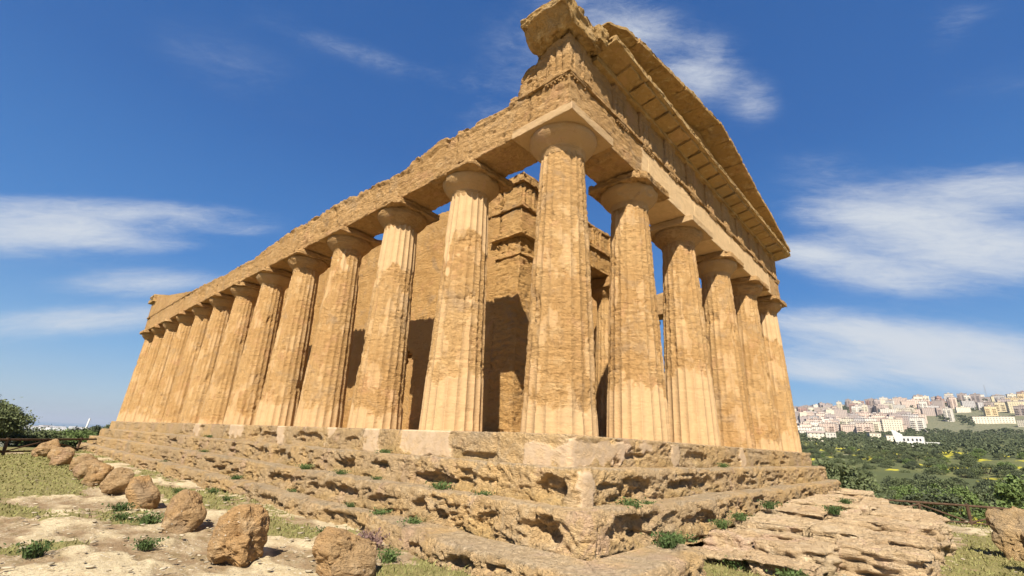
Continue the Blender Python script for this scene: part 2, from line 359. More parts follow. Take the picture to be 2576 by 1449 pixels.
def ground_mat():
    m, N, b = new_mat('ground_surface')
    pos = N.n('ShaderNodeNewGeometry').outputs['Position']; px, py, pz = N.sep(pos)
    ga = N.n('ShaderNodeAttribute', attribute_name='grass').outputs['Fac']
    sa = N.n('ShaderNodeAttribute', attribute_name='slab').outputs['Fac']
    sv = N.comb(N.m('MULTIPLY', px, 2.2), N.m('MULTIPLY', py, 1.), pz)
    mid = N.noise(sv, 1.6, 6, .65, .5); fin = N.noise(pos, 17, 5, .72); fin2 = N.noise(pos, 60, 3, .7)
    dirt = N.mix(N.ramp(mid, .38, .62), (.25, .17, .095), (.37, .28, .17))
    rock = N.mix(N.ramp(mid, .42, .7), (.56, .46, .29), (.38, .29, .165))
    col = N.mix(N.m('MULTIPLY', sa, N.ramp(fin, .7, .5)), dirt, rock)
    col = N.mix(N.ramp(fin, .57, .70, 0, .6), col, (.16, .105, .06)); col = N.mix(N.m('MULTIPLY', N.m('SUBTRACT', 1., sa), N.ramp(N.noise(sv, 3.1, 5, .7, .4), .5, .62, 0, .6)), col, (.20, .15, .07))
    vo = N.n('ShaderNodeTexVoronoi'); N.inp(vo.inputs['Vector'], pos); vo.inputs['Scale'].default_value = 16
    col = N.mix(N.m('MULTIPLY', N.ramp(vo.outputs['Distance'], .3, .18), N.ramp(mid, .45, .6, 0, .8)), col, (.60, .53, .42))
    gcol = N.mix(N.ramp(fin, .3, .7), (.17, .155, .055), (.27, .22, .095)); gcol = N.mix(N.ramp(fin2, .5, .7, 0, .7), gcol, (.10, .115, .03))
    gm = N.ramp(N.m('ADD', ga, N.m('MULTIPLY', N.m('SUBTRACT', fin, .5), .9)), .35, .65)
    col = N.mix(gm, col, gcol)
    # valley fields
    dist = N.vm('LENGTH', N.vm('SUBTRACT', pos, CAM)); dn = N.n('ShaderNodeVectorMath', operation='LENGTH'); N.inp(dn.inputs[0], N.vm('SUBTRACT', pos, CAM)); D = dn.outputs['Value']
    f1 = N.noise(pos, .012, 3, .6); f2 = N.noise(pos, .035, 4, .6, .5); f3 = N.noise(pos, .35, 4, .7)
    field = N.mix(N.ramp(f1, .42, .58), (.075, .085, .034), (.13, .13, .05)); field = N.mix(N.ramp(f3, .5, .75, 0, .7), field, (.075, .085, .035))
    field = N.mix(N.ramp(f2, .68, .72, 0, .7), field, (.42, .36, .22))
    fy = N.noise(N.comb(N.m('MULTIPLY', px, .55), N.m('MULTIPLY', py, 1.), 7.0), .055, 3, .6, .3)
    field = N.mix(N.m('MULTIPLY', N.ramp(fy, .56, .59), N.ramp(D, 560., 480., 0., 1.)), field, (.40, .35, .035))
    hill = N.mix(N.ramp(f3, .4, .6), (.20, .18, .11), (.10, .11, .06))
    field = N.mix(N.ramp(D, 850., 1100.), field, hill)
    col = N.mix(N.ramp(D, 38., 60.), col, field)
    plainc = N.mix(N.ramp(N.noise(N.comb(N.m('MULTIPLY', px, .3), py, 0.), .002, 4, .6), .4, .6), (.10, .12, .09), (.30, .28, .22))
    col = N.mix(N.ramp(D, 2500., 3500.), col, plainc)
    N.inp(b.inputs['Base Color'], col)
    h = N.m('ADD', N.m('MULTIPLY', fin, .8), N.m('MULTIPLY', fin2, .35)); h = N.m('ADD', h, N.m('MULTIPLY', mid, .8))
    bp = N.n('ShaderNodeBump'); bp.inputs['Distance'].default_value = .05; bp.inputs['Strength'].default_value = .8; N.inp(bp.inputs['Height'], h)
    N.inp(b.inputs['Normal'], bp.outputs[0]); return m
gme = build_ground(); gme.materials.append(ground_mat())
ground = tag(link('ground', gme), 'rocky ridge ground falling into the green valley and rising to the town hill', kind='structure')
# sea
m_sea, N, b = new_mat('sea_water'); b.inputs['Base Color'].default_value = (.05, .12, .18, 1); b.inputs['Roughness'].default_value = .25; b.inputs['Specular IOR Level'].default_value = .5
ang = np.radians(np.linspace(-60, 60, 49)); sv = []
for rr_ in (5600., 58000.): sv += [(CAM[0]+rr_*math.sin(t), CAM[1]+rr_*math.cos(t), -60.) for t in ang]
tag(link('water', mesh_np('water', np.array(sv), gridf(2, 49, flip=False), m_sea)), 'hazy blue sea on the far horizon', kind='structure')

# ------------------------------------------------------------------ temple
FW, FL = 15.42, 37.75
AX = [0, 3.0, 6.11, 9.31, 12.42, FW]
AY = [0, 3.0, 6.1, 9.28, 12.48, 15.68, 18.88, 22.07, 25.27, 28.47, 31.66, 34.75, FL]
temple = empty('greek_temple', (FW/2, FL/2, -1.8))
tag(temple, 'roofless ancient Doric temple of golden limestone with columns on all sides and a pediment', 'temple')
TO = np.array([FW/2, FL/2, -1.8])
def tbuild(acc, name, mat, parent=None, smooth=True):
    o = acc.build(name, mat, parent or temple, smooth, off=TO if parent is None or parent.parent is None else (0, 0, 0)); return o
def part(name, parent, acc, mat, smooth=True):   # a part or sub-part given in world coordinates
    o = acc.build(name, mat, parent, smooth)
    off = Vector(TO) if parent == temple else (Vector(TO)+Vector(parent.location) if parent.parent == temple else Vector(TO))
    o.location = -off if parent == temple else -off
    return o

# --- columns
def shaft_mesh(cx, cy, nth, nz, seed, plaster, ero, topclean):
    r0, r1, z0, z1 = .71, .487, -.06, 5.85
    th = np.arange(nth)*2*np.pi/nth; z = np.linspace(z0, z1, nz)
    TH, Z = np.meshgrid(th, z, indexing='ij'); TH, Z = TH.ravel(), Z.ravel()
    t = (TH*20/(2*np.pi)) % 1; fl = 1-(2*t-1)**2
    Rb = r0+(r1-r0)*np.clip(Z/5.95, 0, 1)-(.012*np.sin(np.clip(Z/5.95, 0, 1)*np.pi)*-1)
    P = A3(cx+Rb*np.cos(TH), cy+Rb*np.sin(TH), Z)
    lowf = fbm(P*np.array([.9, .9, .7]), 3, seed)+.25*fbm(P*4.5, 3, seed+3)
    # plaster: crisp restored skin low on the shaft and in torn patches above
    ph = plaster+.38*fbm(A3(np.cos(TH)*1.3, np.sin(TH)*1.3, TH*0+seed), 2, seed+1)+.12*fbm(P*7, 2, seed+6)
    pat = np.maximum(sst(ph-Z+.10*fbm(P*12, 2, seed+77), -.09, .09), 0)*.82
    pn2 = fbm(P*np.array([2.1, 2.1, 1.1]), 3, seed+21)+.25*fbm(P*9, 2, seed+22)
    pat = np.maximum(pat, sst(pn2, .27, .33)*.5)
    if topclean > 0:
        pat = np.maximum(pat, sst(Z+.8*fbm(P*np.array([1.5, 1.5, .8]), 3, seed+31), 5.95-topclean, 5.98-topclean)*.95)
    er = (.55+.45*sst(lowf, -.45, .35))*ero
    er = er*(1-pat)
    st = fbm(P*np.array([2.2, 2.2, 13.]), 3, seed+7); pit = fbm(P*8, 3, seed+8); pt2 = fbm(P*20, 2, seed+18)
    joint = sum(np.exp(-((Z-zj-.015*np.sin(TH*3+seed))/.016)**2) for zj in (1.42+.05*(seed % 3), 2.95, 4.45))
    deep = sst(fbm(P*np.array([1.5, 1.5, 1.1]), 2, seed+15), .38, .62)*ero*(1-pat)
    d = .050*(Rb/.7)*fl*(1-.25*er)
    arris_worn = (1-fl)**3*.011*er*(1+1.5*pit)
    Rr = Rb-d-arris_worn-er*(.007+.008*np.clip(-st, 0, 1)*1.6+.015*sst(pit, .1, .5)+.004*pt2)-.02*joint*(1-.5*pat)-.045*deep*(1+.5*pit)
    Rr = Rr+pat*.004*(pat < 2)
    V = np.stack([Rr*np.cos(TH), Rr*np.sin(TH), Z], 1)
    F = gridf(nth, nz, wu=True)
    return mesh_np('shaft', V, F, M_shaft, True, {'smooth': np.clip(pat*.85, 0, 1)})
def lathe_mesh(name, prof, nth, seed, amp, mat, cxy):
    prof = np.array(prof); ts = np.linspace(0, len(prof)-1, 40); pr = np.interp(ts, range(len(prof)), prof[:, 0]); pz = np.interp(ts, range(len(prof)), prof[:, 1])
    th = np.arange(nth)*2*np.pi/nth; TH, Rr = np.meshgrid(th, pr, indexing='ij'); _, Z = np.meshgrid(th, pz, indexing='ij')
    TH, Rr, Z = TH.ravel(), Rr.ravel(), Z.ravel()
    P = A3(cxy[0]+Rr*np.cos(TH), cxy[1]+Rr*np.sin(TH), Z)
    e = fbm(P*3, 3, seed); Rr = Rr+amp*(.6*e-2.2*sst(fbm(P*1.7, 3, seed+4), .25, .5)+.5*fbm(P*12, 2, seed+2)-.3)
    return mesh_np(name, np.stack([Rr*np.cos(TH), Rr*np.sin(TH), Z], 1), gridf(nth, len(ts), wu=True), mat, True, {'smooth': np.full(len(Z), .0)})
ECH = [(.475, 5.72), (.496, 5.81), (.506, 5.825), (.497, 5.84), (.515, 5.855), (.508, 5.87), (.565, 5.925), (.635, 5.995), (.695, 6.07), (.738, 6.14), (.755, 6.205), (.742, 6.27)]
def make_column(i, j, kind):
    cx, cy = AX[i], AY[j]; d = math.hypot(cx-CAM[0], cy-CAM[1]); seed = 100+i*31+j*7
    near = d < 15.5
    nth, nz = (360, 200) if d < 12 else (280, 150) if near else (160, 100) if d < 24 else (120, 60)
    if kind == 'back': nth, nz = 100, 40
    pl = {(0, 0): .38, (1, 0): 1.15, (2, 0): 1.9, (3, 0): -.4, (4, 0): .25, (5, 0): .6, (0, 1): 1.15, (0, 2): .45, (0, 3): .6, (0, 4): .8}.get((i, j), .35+.4*math.sin(seed))
    ero = {(0, 0): 1.0, (0, 1): .9, (0, 2): 1., (1, 0): 1., (5, 0): .7}.get((i, j), .9)
    tcn = {(0, 1): 1.6, (0, 2): 1.5, (5, 0): 1.3, (0, 3): .4}.get((i, j), 0)
    c = empty('column', (cx-TO[0], cy-TO[1], 1.8), parent=temple)
    link('shaft', shaft_mesh(cx, cy, nth, nz, seed, pl, ero, tcn), c)
    ea = .006 if (i, j) in ((0, 0),) else .016 if kind != 'back' else .01
    link('echinus', lathe_mesh('echinus', ECH, 96 if near else 56, seed+50, ea, M_smooth if (i, j) in ((0, 0), (0, 1), (1, 0), (3, 0), (0, 5)) else M_ent, (cx, cy)), c)
    a = Acc(); aa = .008 if (i, j) in ((0, 0), (2, 0)) else .028
    V, F, N = box_vf(-.82, .82, -.82, .82, 6.255, 6.462, .035 if near else .1, .015 if aa < .02 else .04)
    Pw = V+np.array([cx, cy, 0]); V = V+N*(erode(aa, seed+60)(Pw))[:, None]
    if aa > .02:   # knocked-off corners
        for sx in (-1, 1):
            for sy in (-1, 1):
                k = rnd.random()*(.34 if sx < 0 else .10)
                dd = (V[:, 0]*sx+V[:, 1]*sy)-(1.64-k)
                push = np.clip(dd, 0, None)*(.5+.3*pn(Pw*6, seed))
                V[:, 0] -= sx*push; V[:, 1] -= sy*push
    a.add(V, F, np.full(len(V), .5 if aa < .02 else 0.)); a.build('abacus', M_smooth if aa < .02 else M_ent, c)
    return c
ncol = 0
for i in range(6):
    for j in range(13):
        if 0 < i < 5 and 0 < j < 12: continue
        kind = 'front' if (i == 0 or j == 0) else 'back'
        c = make_column(i, j, kind)
        if j == 0 and i == 0: c['label'] = 'nearest corner column with round smooth capital and pale strip at its foot'
        if (i, j) == (1, 0): c['label'] = 'fluted column with pale plastered lower shaft, right of the corner column'
        if (i, j) == (3, 0): c['label'] = 'column with a rough hollow torn in the middle of its shaft'
        if (i, j) == (0, 1): c['label'] = 'column with long pale plaster streaks, left of the corner column'

# --- steps
def perimeter(o, fmul):
    rr = .10 if o < 1 else .24+.10*(o-1); pts = []
    cs = [(-o, -o), (FW+o, -o), (FW+o, FL+o), (-o, FL+o)]
    sides = [((-o+rr, -o), (FW+o-rr, -o), (0, -1)), ((FW+o, -o+rr), (FW+o, FL+o-rr), (1, 0)), ((FW+o-rr, FL+o), (-o+rr, FL+o), (0, 1)), ((-o, FL+o-rr), (-o, -o+rr), (-1, 0))]
    X, Y, NX, NY = [], [], [], []
    for k, (p, q, n) in enumerate(sides):
        p, q = np.array(p), np.array(q); L = np.linalg.norm(q-p); s = 0; ss = [0.]
        vis = k in (0, 3)
        while s < L:
            c_ = p+(q-p)*s/L; d = math.hypot(c_[0]-CAM[0], c_[1]-CAM[1]); s += np.clip(d*.0032*fmul, .02, .2) if vis else .5; ss.append(min(s, L))
        ss = np.unique(ss)
        for s in ss: c_ = p+(q-p)*s/L; X.append(c_[0]); Y.append(c_[1]); NX.append(n[0]); NY.append(n[1])
        n2 = sides[(k+1) % 4][2]; cen = q+np.array(n2)*0-np.array(n)*rr
        for t in np.linspace(0, 1, 26)[1:-1]*math.pi/2:
            nn_ = np.array(n)*math.cos(t)+np.array(n2)*math.sin(t); X.append(cen[0]+nn_[0]*rr); Y.append(cen[1]+nn_[1]*rr); NX.append(nn_[0]); NY.append(nn_[1])
    return map(np.array, (X, Y, NX, NY))
HOLLOW = {11: [(1.2, -.85, -.31, .42, .5, .045, .10), (-.85, 1.2, -.42, .5, .45, .06, .09), (-.85, 8.2, -.3, .5, .9, .13, .09), (-.85, 10.9, -.3, .5, .6, .10, .08), (4.2, -.85, -.3, .7, .5, .12, .08), (-.85, 5.8, -.35, .5, .35, .15, .07)],
 22: [(-1.2, -.75, -.78, .5, .30, .17, .17), (-1.27, 1.95, -.86, .5, .55, .10, .20), (-1.27, 5.2, -.82, .5, .45, .13, .15), (-1.27, 3.6, -.8, .5, .3, .15, .10), (.5, -1.27, -.8, .5, .5, .15, .12), (3.2, -1.27, -.8, .6, .5, .13, .10), (-1.27, 8.6, -.8, .5, .6, .14, .12), (6.1, -1.27, -.8, .5, .5, .12, .1)],
 33: [(-1.55, -1.05, -1.25, .45, .32, .18, .18), (-1.7, 1.3, -1.34, .5, .16, .09, .16), (-1.7, 1.8, -1.28, .5, .2, .10, .14), (-1.7, 4.4, -1.3, .5, .7, .13, .15), (-.4, -1.7, -1.25, .6, .5, .15, .13), (-1.7, 7.5, -1.3, .5, .8, .13, .13), (2., -1.7, -1.3, .5, .5, .12, .1)],
 44: [(-2.4, -.2, -1.72, .6, .3, .12, .16), (-2.2, 3.6, -1.7, .5, .8, .12, .14), (-2.2, 6.8, -1.7, .5, .6, .12, .12)]}
for hk, ho, hz_ in ((11, .85, -.3), (22, 1.27, -.8), (33, 1.7, -1.3), (44, 2.15, -1.72)):
    hr = random.Random(hk*5+1)
    for hq in range(26):
        ht = hr.random()**1.5; hw = hr.uniform(.07, .30); hh_ = hr.uniform(.03, .12); hd = hr.uniform(.05, .12)*(.6 if hk == 11 else 1)
        if hq % 2: HOLLOW[hk].append((-ho, -1+ht*22, hz_+hr.uniform(-.14, .12), .4, hw*(1+ht), hh_, hd))
        else: HOLLOW[hk].append((-1+ht*14, -ho, hz_+hr.uniform(-.14, .12), hw*(1+ht), .4, hh_, hd))
def step_mesh(o, zt, zb, tread, amp, seed, rr, patches=(), extra=None, bl=1.5):
    X, Y, NX, NY = perimeter(o, 1.0)
    if extra is not None:
        ex = extra(X, Y); X = X+NX*ex; Y = Y+NY*ex
    # profile: (inward distance, z, normal out, normal up)
    pr = []
    for t in np.linspace(0, 1, 22)[:-1]: pr.append((-tread+(tread-rr)*t, zt, 0, 1))
    for t in np.linspace(0, 1, 6)[:-1]*math.pi/2: pr.append((-rr+rr*math.sin(t), zt-rr+rr*math.cos(t), math.sin(t), math.cos(t)))
    for t in np.linspace(0, 1, 26): pr.append((0, zt-rr-(zt-rr-zb)*t, 1, 0))
    pr = np.array(pr); n, k = len(X), len(pr)
    S = np.concatenate([[0], np.cumsum(np.hypot(np.diff(X), np.diff(Y)))])
    rs = np.random.RandomState(seed); bnd = [0]
    while bnd[-1] < S[-1]: bnd.append(bnd[-1]+bl*(.6+.9*rs.rand()))
    bnd = np.array(bnd); bid = np.searchsorted(bnd, S)-1; bid = np.clip(bid, 0, len(bnd)-2)
    retreat = (rs.rand(len(bnd))-.6)*.06; tilt = (rs.rand(len(bnd))-.35)*2.0; dzb = (rs.rand(len(bnd))-.5)*.03
    db = np.minimum(np.abs(S-bnd[bid]), np.abs(bnd[bid+1]-S))
    rep = lambda a: np.repeat(a, k); til = lambda a: np.tile(a, n)
    d, z, no, nu = (til(pr[:, c]) for c in range(4))
    x = rep(X)+rep(NX)*d; y = rep(Y)+rep(NY)*d; P = A3(x, y, z); s = rep(S)
    tl = tilt[rep(bid)]; sc = z*np.cos(tl)+s*np.sin(tl)
    big = fbm(P*np.array([.9, .9, 1.5]), 3, seed); m2 = fbm(P*np.array([2.6, 2.6, 5.]), 4, seed+3)
    sP = A3(s*np.cos(tl)*1.3-z*np.sin(tl)*1.3, sc*10+s*.1, (x-y)*.6)
    st = fbm(sP+2.2*np.stack([m2, m2, m2], 1)*.4, 3, seed+5)
    stw = sst(fbm(P*.9, 2, seed+9), -.25, .25); foot_ = (zt-z)/(zt-zb)
    hol = sst(fbm(P*np.array([1.5, 1.5, 4.2]), 4, seed+12), .22, .5)
    pit = sst(fbm(P*9, 3, seed+14), .12, .45)
    pit2 = sst(fbm(P*np.array([4., 4., 9.]), 3, seed+15), .2, .42)*sst(fbm(P*1.4, 2, seed+16), -.15, .1)
    rm = .5+.5*sst(fbm(P*np.array([.8, .8, 1.6]), 3, seed+70), -.12, .22)
    disp = amp*(.5*big+rm*(.22*m2+1.0*st*(.4+.6*stw)-1.2*hol*(no > .3)*(foot_>.15)-.3*hol*(no <= .3)-1.0*pit2*(no > .3)-.6*pit*(.3+.7*(no > .3))))
    face = sst(no, .3, .9)
    disp += face*retreat[rep(bid)]*min(1, amp/.05)-.065*np.exp(-(rep(db+.012*pn(np.stack([X*5, Y*5, 0*X], 1), 3))/.024)**2)*(.35+face)*sst(fbm(P*1.2, 2, seed+44), -.35, -.05)
    # blocks are worn back more towards their foot in places, and rounded at the top edge
    foot = (zt-z)/(zt-zb); disp -= amp*.7*face*sst(big, 0, .5)*foot
    for (hx, hy, hz, sx, sy, sz, dep) in HOLLOW.get(seed, ()):
        q_ = ((x-hx)/sx)**2+((y-hy)/sy)**2+((z-hz)/sz)**2; q_ = q_+.9*fbm(P*3.2, 3, seed+80)
        disp -= dep*sst(1.25-q_, 0, .55)
    # washed treads, fresher yellow stone low on the risers, crumbled foot line
    worn = np.clip((no <= .35)*1.+0*z, 0, 1)*sst(fbm(P*1.1, 3, seed+90), -.55, .1)
    ochre = face*sst(foot, .35, .8)*sst(fbm(P*1.3, 3, seed+91), -.1, .25)
    disp -= amp*.9*face*np.exp(-((foot-.93)/.05)**2)
    pm = np.zeros(len(P))
    for (ax, lo, hi, za, zb_, sl) in patches:
        c_ = y if ax == 'y' else x; on = (np.abs(rep(NX)) > .5) if ax == 'y' else (np.abs(rep(NY)) > .5)
        if ax == 'y': on &= rep(NX) < 0
        else: on &= rep(NY) < 0
        wob = .22*fbm(P*2.6, 4, seed+33)
        top = za; bot = zb_+sl*(c_-lo)
        pm = np.maximum(pm, on*sst(c_-lo+wob, 0, .03)*sst(hi-c_+wob, 0, .03)*sst(z-bot+wob, 0, .03)*sst(top-z+.02+wob*.3, 0, .02))
    disp = disp*(1-.9*pm)+.0*pm
    damp = 1-sst(-d, tread-.12, tread)
    disp = disp*np.where(no > 0, 1, .28)*damp
    V = np.stack([x+rep(NX)*no*disp, y+rep(NY)*no*disp, z+nu*disp+dzb[rep(bid)]*(nu > 0)*damp*(1-pm)*(amp > .03)], 1)
    return mesh_np('step', V, gridf(n, k, wu=True, flip=True), M_step, True, {'smooth': pm*(.62+.25*sst(fbm(P*6, 3, seed+51), -.2, .2)), 'worn': worn, 'ochre': ochre})
pt0 = [('y', 1.95, 3.75, .05, -.55, 0), ('y', 4.45, 5.1, .05, -.55, 0), ('y', 6.6, 7.0, .05, -.35, 0), ('y', -.9, .15, -.18, -.6, 0), ('x', -.9, 1.9, -.1, -.62, .16), ('y', 9.6, 10.3, .05, -.55, 0), ('y', 13.1, 14.5, .05, -.4, 0), ('x', 7.3, 7.75, .05, -.55, 0), ('y', 18, 18.8, .05, -.5, 0), ('x', 2.9, 3.15, -.1, -.55, 0)]
for (o, zt, zb, tread, amp, seed, rr, pat, ex) in [
        (.85, 0., -.60, .55, .030, 11, .04, pt0, None),
        (1.27, -.50, -1.12, .62, .062, 22, .09, [('x', -1.15, -.85, -.55, -1.05, 0)], None),
        (1.70, -1.0, -1.65, .68, .075, 33, .11, [], lambda X, Y: .06*np.sin(X*1.1+Y*.7)),
        (2.10, -1.5, -2.05, .72, .085, 44, .13, [], lambda X, Y: np.where((Y < 1.5) & (X < .8), .38*sst(-Y, -1.5, .2)*sst(-X, -.8, -.1), 0)-.55*sst(X, .25, .8)*(Y < 0)+.08*np.sin(Y*1.3))]:
    me = step_mesh(o, zt, zb, tread, amp, seed, rr, pat, ex)
    ob = link('step', me, temple, loc=tuple(-TO))
a = Acc(); a.box(-.45, FW+.45, -.45, FL+.45, -.25, -.012, .5, .02); part('floor', temple, a, M_smooth)

# --- entablature
E0 = .61                                   # outer face of the architrave
ZA, ZT, ZF, ZG = 6.464, 7.56, 8.56, 8.86
arch_top_y = [-1, 1.1, 1.2, 2.5, 3.7, 5.0, 5.2, 8.9, 13, 17, 21.4, 27.3, 33, 36, 36.3, 40]
arch_top_z = [7.56, 7.50, 7.50, 7.58, 7.72, 7.55, 7.42, 7.66, 7.66, 7.38, 7.42, 7.58, 7.56, 7.55, 7.56, 7.56]
def flank_arch(side):
    Y0, Y1 = -E0+1.15, FL+E0-1.15
    a = Acc(); ys = [Y0]+[v+0. for v in AY[1:-1]]+[Y1]
    for k in range(len(ys)-1):
        yc = (ys[k]+ys[k+1])/2; d = math.hypot(yc-CAM[1], CAM[0]); res = np.clip(d*.0034, .025, .2) if side < 0 else .3
        x0, x1 = (-E0, .5) if side < 0 else (FW-.5, FW+E0)
        V, F, N = box_vf(x0, x1, ys[k]+.004, ys[k+1]-.004, ZA, ZT+.001, res, .03)
        tz = np.interp(V[:, 1], arch_top_y, arch_top_z); seed = 300+k
        rag = .05*fbm(A3(V[:, 0]*1.2, V[:, 1]*1.7, 0*V[:, 0]+k), 3, seed)+rnd.uniform(-.06, .04)
        rag = rag-.06*sst(fbm(A3(V[:, 0]*1., V[:, 1]*4, 0*V[:, 0]+k*3.), 2, seed+1), .2, .5)
        w = np.clip((V[:, 2]-ZA)/(ZT-ZA), 0, 1)
        f = .030*(.55+.8*rnd.random())
        st = fbm(V*np.array([1.4, 1.4, 9.]), 4, seed+5); lip = sst(V[:, 2], ZT-.20, ZT-.12)*.035
        V = V+N*(f*(.8*fbm(V*2.4, 3, seed)+1.3*st-1.1*sst(fbm(V*np.array([4.5, 4.5, 10]), 3, seed+2), .08, .35)-.9*sst(fbm(V*np.array([9, 9, 15]), 2, seed+3), .1, .4)))[:, None]
        V[:, 0] += (-1 if side < 0 else 1)*lip*(N[:, 0]*side > .5)*(st > -.3)
        V[:, 2] += w*(tz-ZT+rag)
        a.add(V, F)
    return a
part('architrave', temple, flank_arch(-1), M_ent); part('architrave', temple, flank_arch(1), M_ent)
def front_arch(front):
    a = Acc(); xs = [-E0]+AX[1:-1]+[FW+E0]
    y0, y1 = (-E0, .5) if front else (FL-.5, FL+E0)
    for k in range(5):
        res = .045 if front and k < 2 else .08 if front else .3
        V, F, N = box_vf(xs[k]+.003, xs[k+1]-.003, y0, y1, ZA, ZT-.11, res*(.8 if k == 0 else 1), .015)
        sm = sst(V[:, 0]+.35*fbm(V*1.3, 3, 407), 2.75, 2.85)*sst(14.6-V[:, 0], 0, .3)*sst(ZT-.2-V[:, 2]+.12*fbm(V*2, 3, 408), -.02, .05) if front else 0*V[:, 0]
        rough = np.clip(.45+.9*(V[:, 0] < .62)*(np.abs(N[:, 0]) > .5)+.3, 0, 1.3)
        V = V+N*(erode(.024, 400+k, 1.1, 2.8)(V)*(1-.75*sm)*rough)[:, None]; a.add(V, F, sm*.75)
    for sx0, sx1 in ((-E0, -E0+1.11), (FW+E0-1.11, FW+E0)):    # return of the corner blocks along the flank
        yy0, yy1 = (.503, .545) if front else (FL-.545, FL-.503)
        a.box(sx0, sx1, yy0, yy1, ZA, ZT-.11, .05, .01, erode(.01, 450))
    return a
af = part('architrave', temple, front_arch(True), M_ent); ab = part('architrave', temple, front_arch(False), M_ent)
def taenia(par, front):
    y0, y1 = (-E0-.055, .4) if front else (FL-.4, FL+E0+.055)
    a = Acc(); a.box(-E0-.055, FW+E0+.055, y0, y1, ZT-.108, ZT, .05 if front else .3, .012, erode(.018, 470, .4, 3), maxn=700)
    part('taenia', par, a, M_ent)
taenia(af, True); taenia(ab, False)
# flank stub of the taenia round the corner
a = Acc(); a.box(-E0-.052, -E0+.3, .405, .95, ZT-.106, ZT-.003, .03, .012, erode(.02, 471, .4, 3)); part('taenia', af, a, M_ent)
trig_x = []
for k in range(5): trig_x += [AX[k], (AX[k]+AX[k+1])/2]
trig_x += [AX[5]]; trig_x[0] = -E0+.31; trig_x[-1] = FW+E0-.31; trig_x[1] = 1.62; trig_x[9] = FW-1.62
TW = .31
for k, tx in enumerate(trig_x):            # regulae with guttae
    a = Acc(); y0 = -E0-.045
    a.box(tx-TW, tx+TW, y0, -E0+.05, ZT-.165, ZT-.109, .05, .008, erode(.01, 480+k))
    for g in range(6):
        gx = tx-TW+.05+g*(2*TW-.1)/5
        if rnd.random() < .12: continue
        t = np.arange(8)*math.pi/4; rr_ = np.array([.022, .022, .030, .030, .0]); zz = np.array([ZT-.16, ZT-.165, ZT-.205, ZT-.21, ZT-.21])
        V = np.array([(gx+r_*math.cos(u), y0+.035+r_*math.sin(u), z_) for u in t for r_, z_ in zip(rr_, zz)])
        a.add(V, gridf(8, 5, wu=True))
    part('regula', af, a, M_ent)
a = Acc()                                   # regula on the flank at the corner
a.box(-E0-.045, -E0+.05, -.58, .05, ZT-.165, ZT-.109, .05, .008, erode(.01, 499))
for g in range(6):
    gy = -.53+g*.1; t = np.arange(8)*math.pi/4; rr_ = np.array([.022, .022, .030, .030, .0]); zz = np.array([ZT-.16, ZT-.165, ZT-.205, ZT-.21, ZT-.21])
    a.add(np.array([(-E0-.01+r_*math.cos(u), gy+r_*math.sin(u), z_) for u in t for r_, z_ in zip(rr_, zz)]), gridf(8, 5, wu=True))
part('regula', af, a, M_ent)
# frieze: backing with metopes set back, triglyphs standing proud
def frieze(front):
    a = Acc()
    y0, y1 = (-E0+.07, .35) if front else (FL-.35, FL+E0-.07)
    for k in range(10):
        a.box(trig_x[k]+.0+(-.2 if k == 0 else .002), trig_x[k+1]-.002+(.2 if k == 9 else 0), y0, y1, ZT+.002, ZF, .06 if front else .3, .02, erode(.016, 500+k))
    return part('frieze', temple, a, M_ent)
ff = frieze(True); fb = frieze(False)
def triglyph_acc(cx, y_out, sgn, seed, fine=True, axis='x'):
    a = Acc(); n = 60 if fine else 12; m = 34 if fine else 4
    u = np.linspace(-TW, TW, n); z = np.linspace(ZT+.003, ZF-.002, m); U, Z = np.meshgrid(u, z, indexing='ij'); U, Z = U.ravel(), Z.ravel()
    w = 2*TW/6; g = np.zeros(len(U))
    for c_ in (-2*w, 0*w-0, 2*w): pass
    for c_ in (-TW/1.5+w*.5+.0, TW/1.5-w*.5): g = np.maximum(g, np.clip(1-np.abs(U-c_)/(w*.52), 0, 1))
    g = np.maximum(g, np.clip(1-np.abs(np.abs(U)-TW)/(w*.4), 0, 1)*.8)
    g = g*(Z < ZF-.14)
    dep = .06*g
    P = A3(U+cx, 0*U+y_out, Z); e = erode(.016, seed)(P)
    V1 = y_out-sgn*(0)+sgn*(e*1.0-dep)
    if axis == 'x': V = np.stack([U+cx, V1, Z], 1)
    else: V = np.stack([V1, U+cx, Z], 1)
    F = gridf(n, m, flip=(sgn > 0) if axis == 'x' else (sgn < 0))
    a.add(V, F)
    # back box
    if axis == 'x':
        ya, yb = sorted((y_out-sgn*.065, y_out-sgn*.14)); a.box(cx-TW+.007, cx+TW-.007, ya, yb, ZT+.010, ZF-.009, .2, .005)
        for sx in (-1, 1):
            ed = V[(U == sx*TW)]; ed2 = ed.copy(); ed2[:, 1] = y_out-sgn*.13; a.add(np.concatenate([ed, ed2]), np.array([(q, q+1, m+q+1, m+q) for q in range(m-1)]))
        top = V[Z == Z.max()]; t2 = top.copy(); t2[:, 1] = y_out-sgn*.13; a.add(np.concatenate([top, t2]), np.array([(q, q+1, n+q+1, n+q) for q in range(n-1)]))
        bt = V[Z == Z.min()]; t2 = bt.copy(); t2[:, 1] = y_out-sgn*.13; a.add(np.concatenate([bt, t2]), np.array([(q, q+1, n+q+1, n+q) for q in range(n-1)]))
    return a
for k, tx in enumerate(trig_x): part('triglyph', ff, triglyph_acc(tx, -E0-.005, -1, 520+k), M_ent)
for k, tx in enumerate(trig_x[:4]): part('triglyph', fb, triglyph_acc(tx, FL+E0+.005, 1, 540+k, False), M_ent)
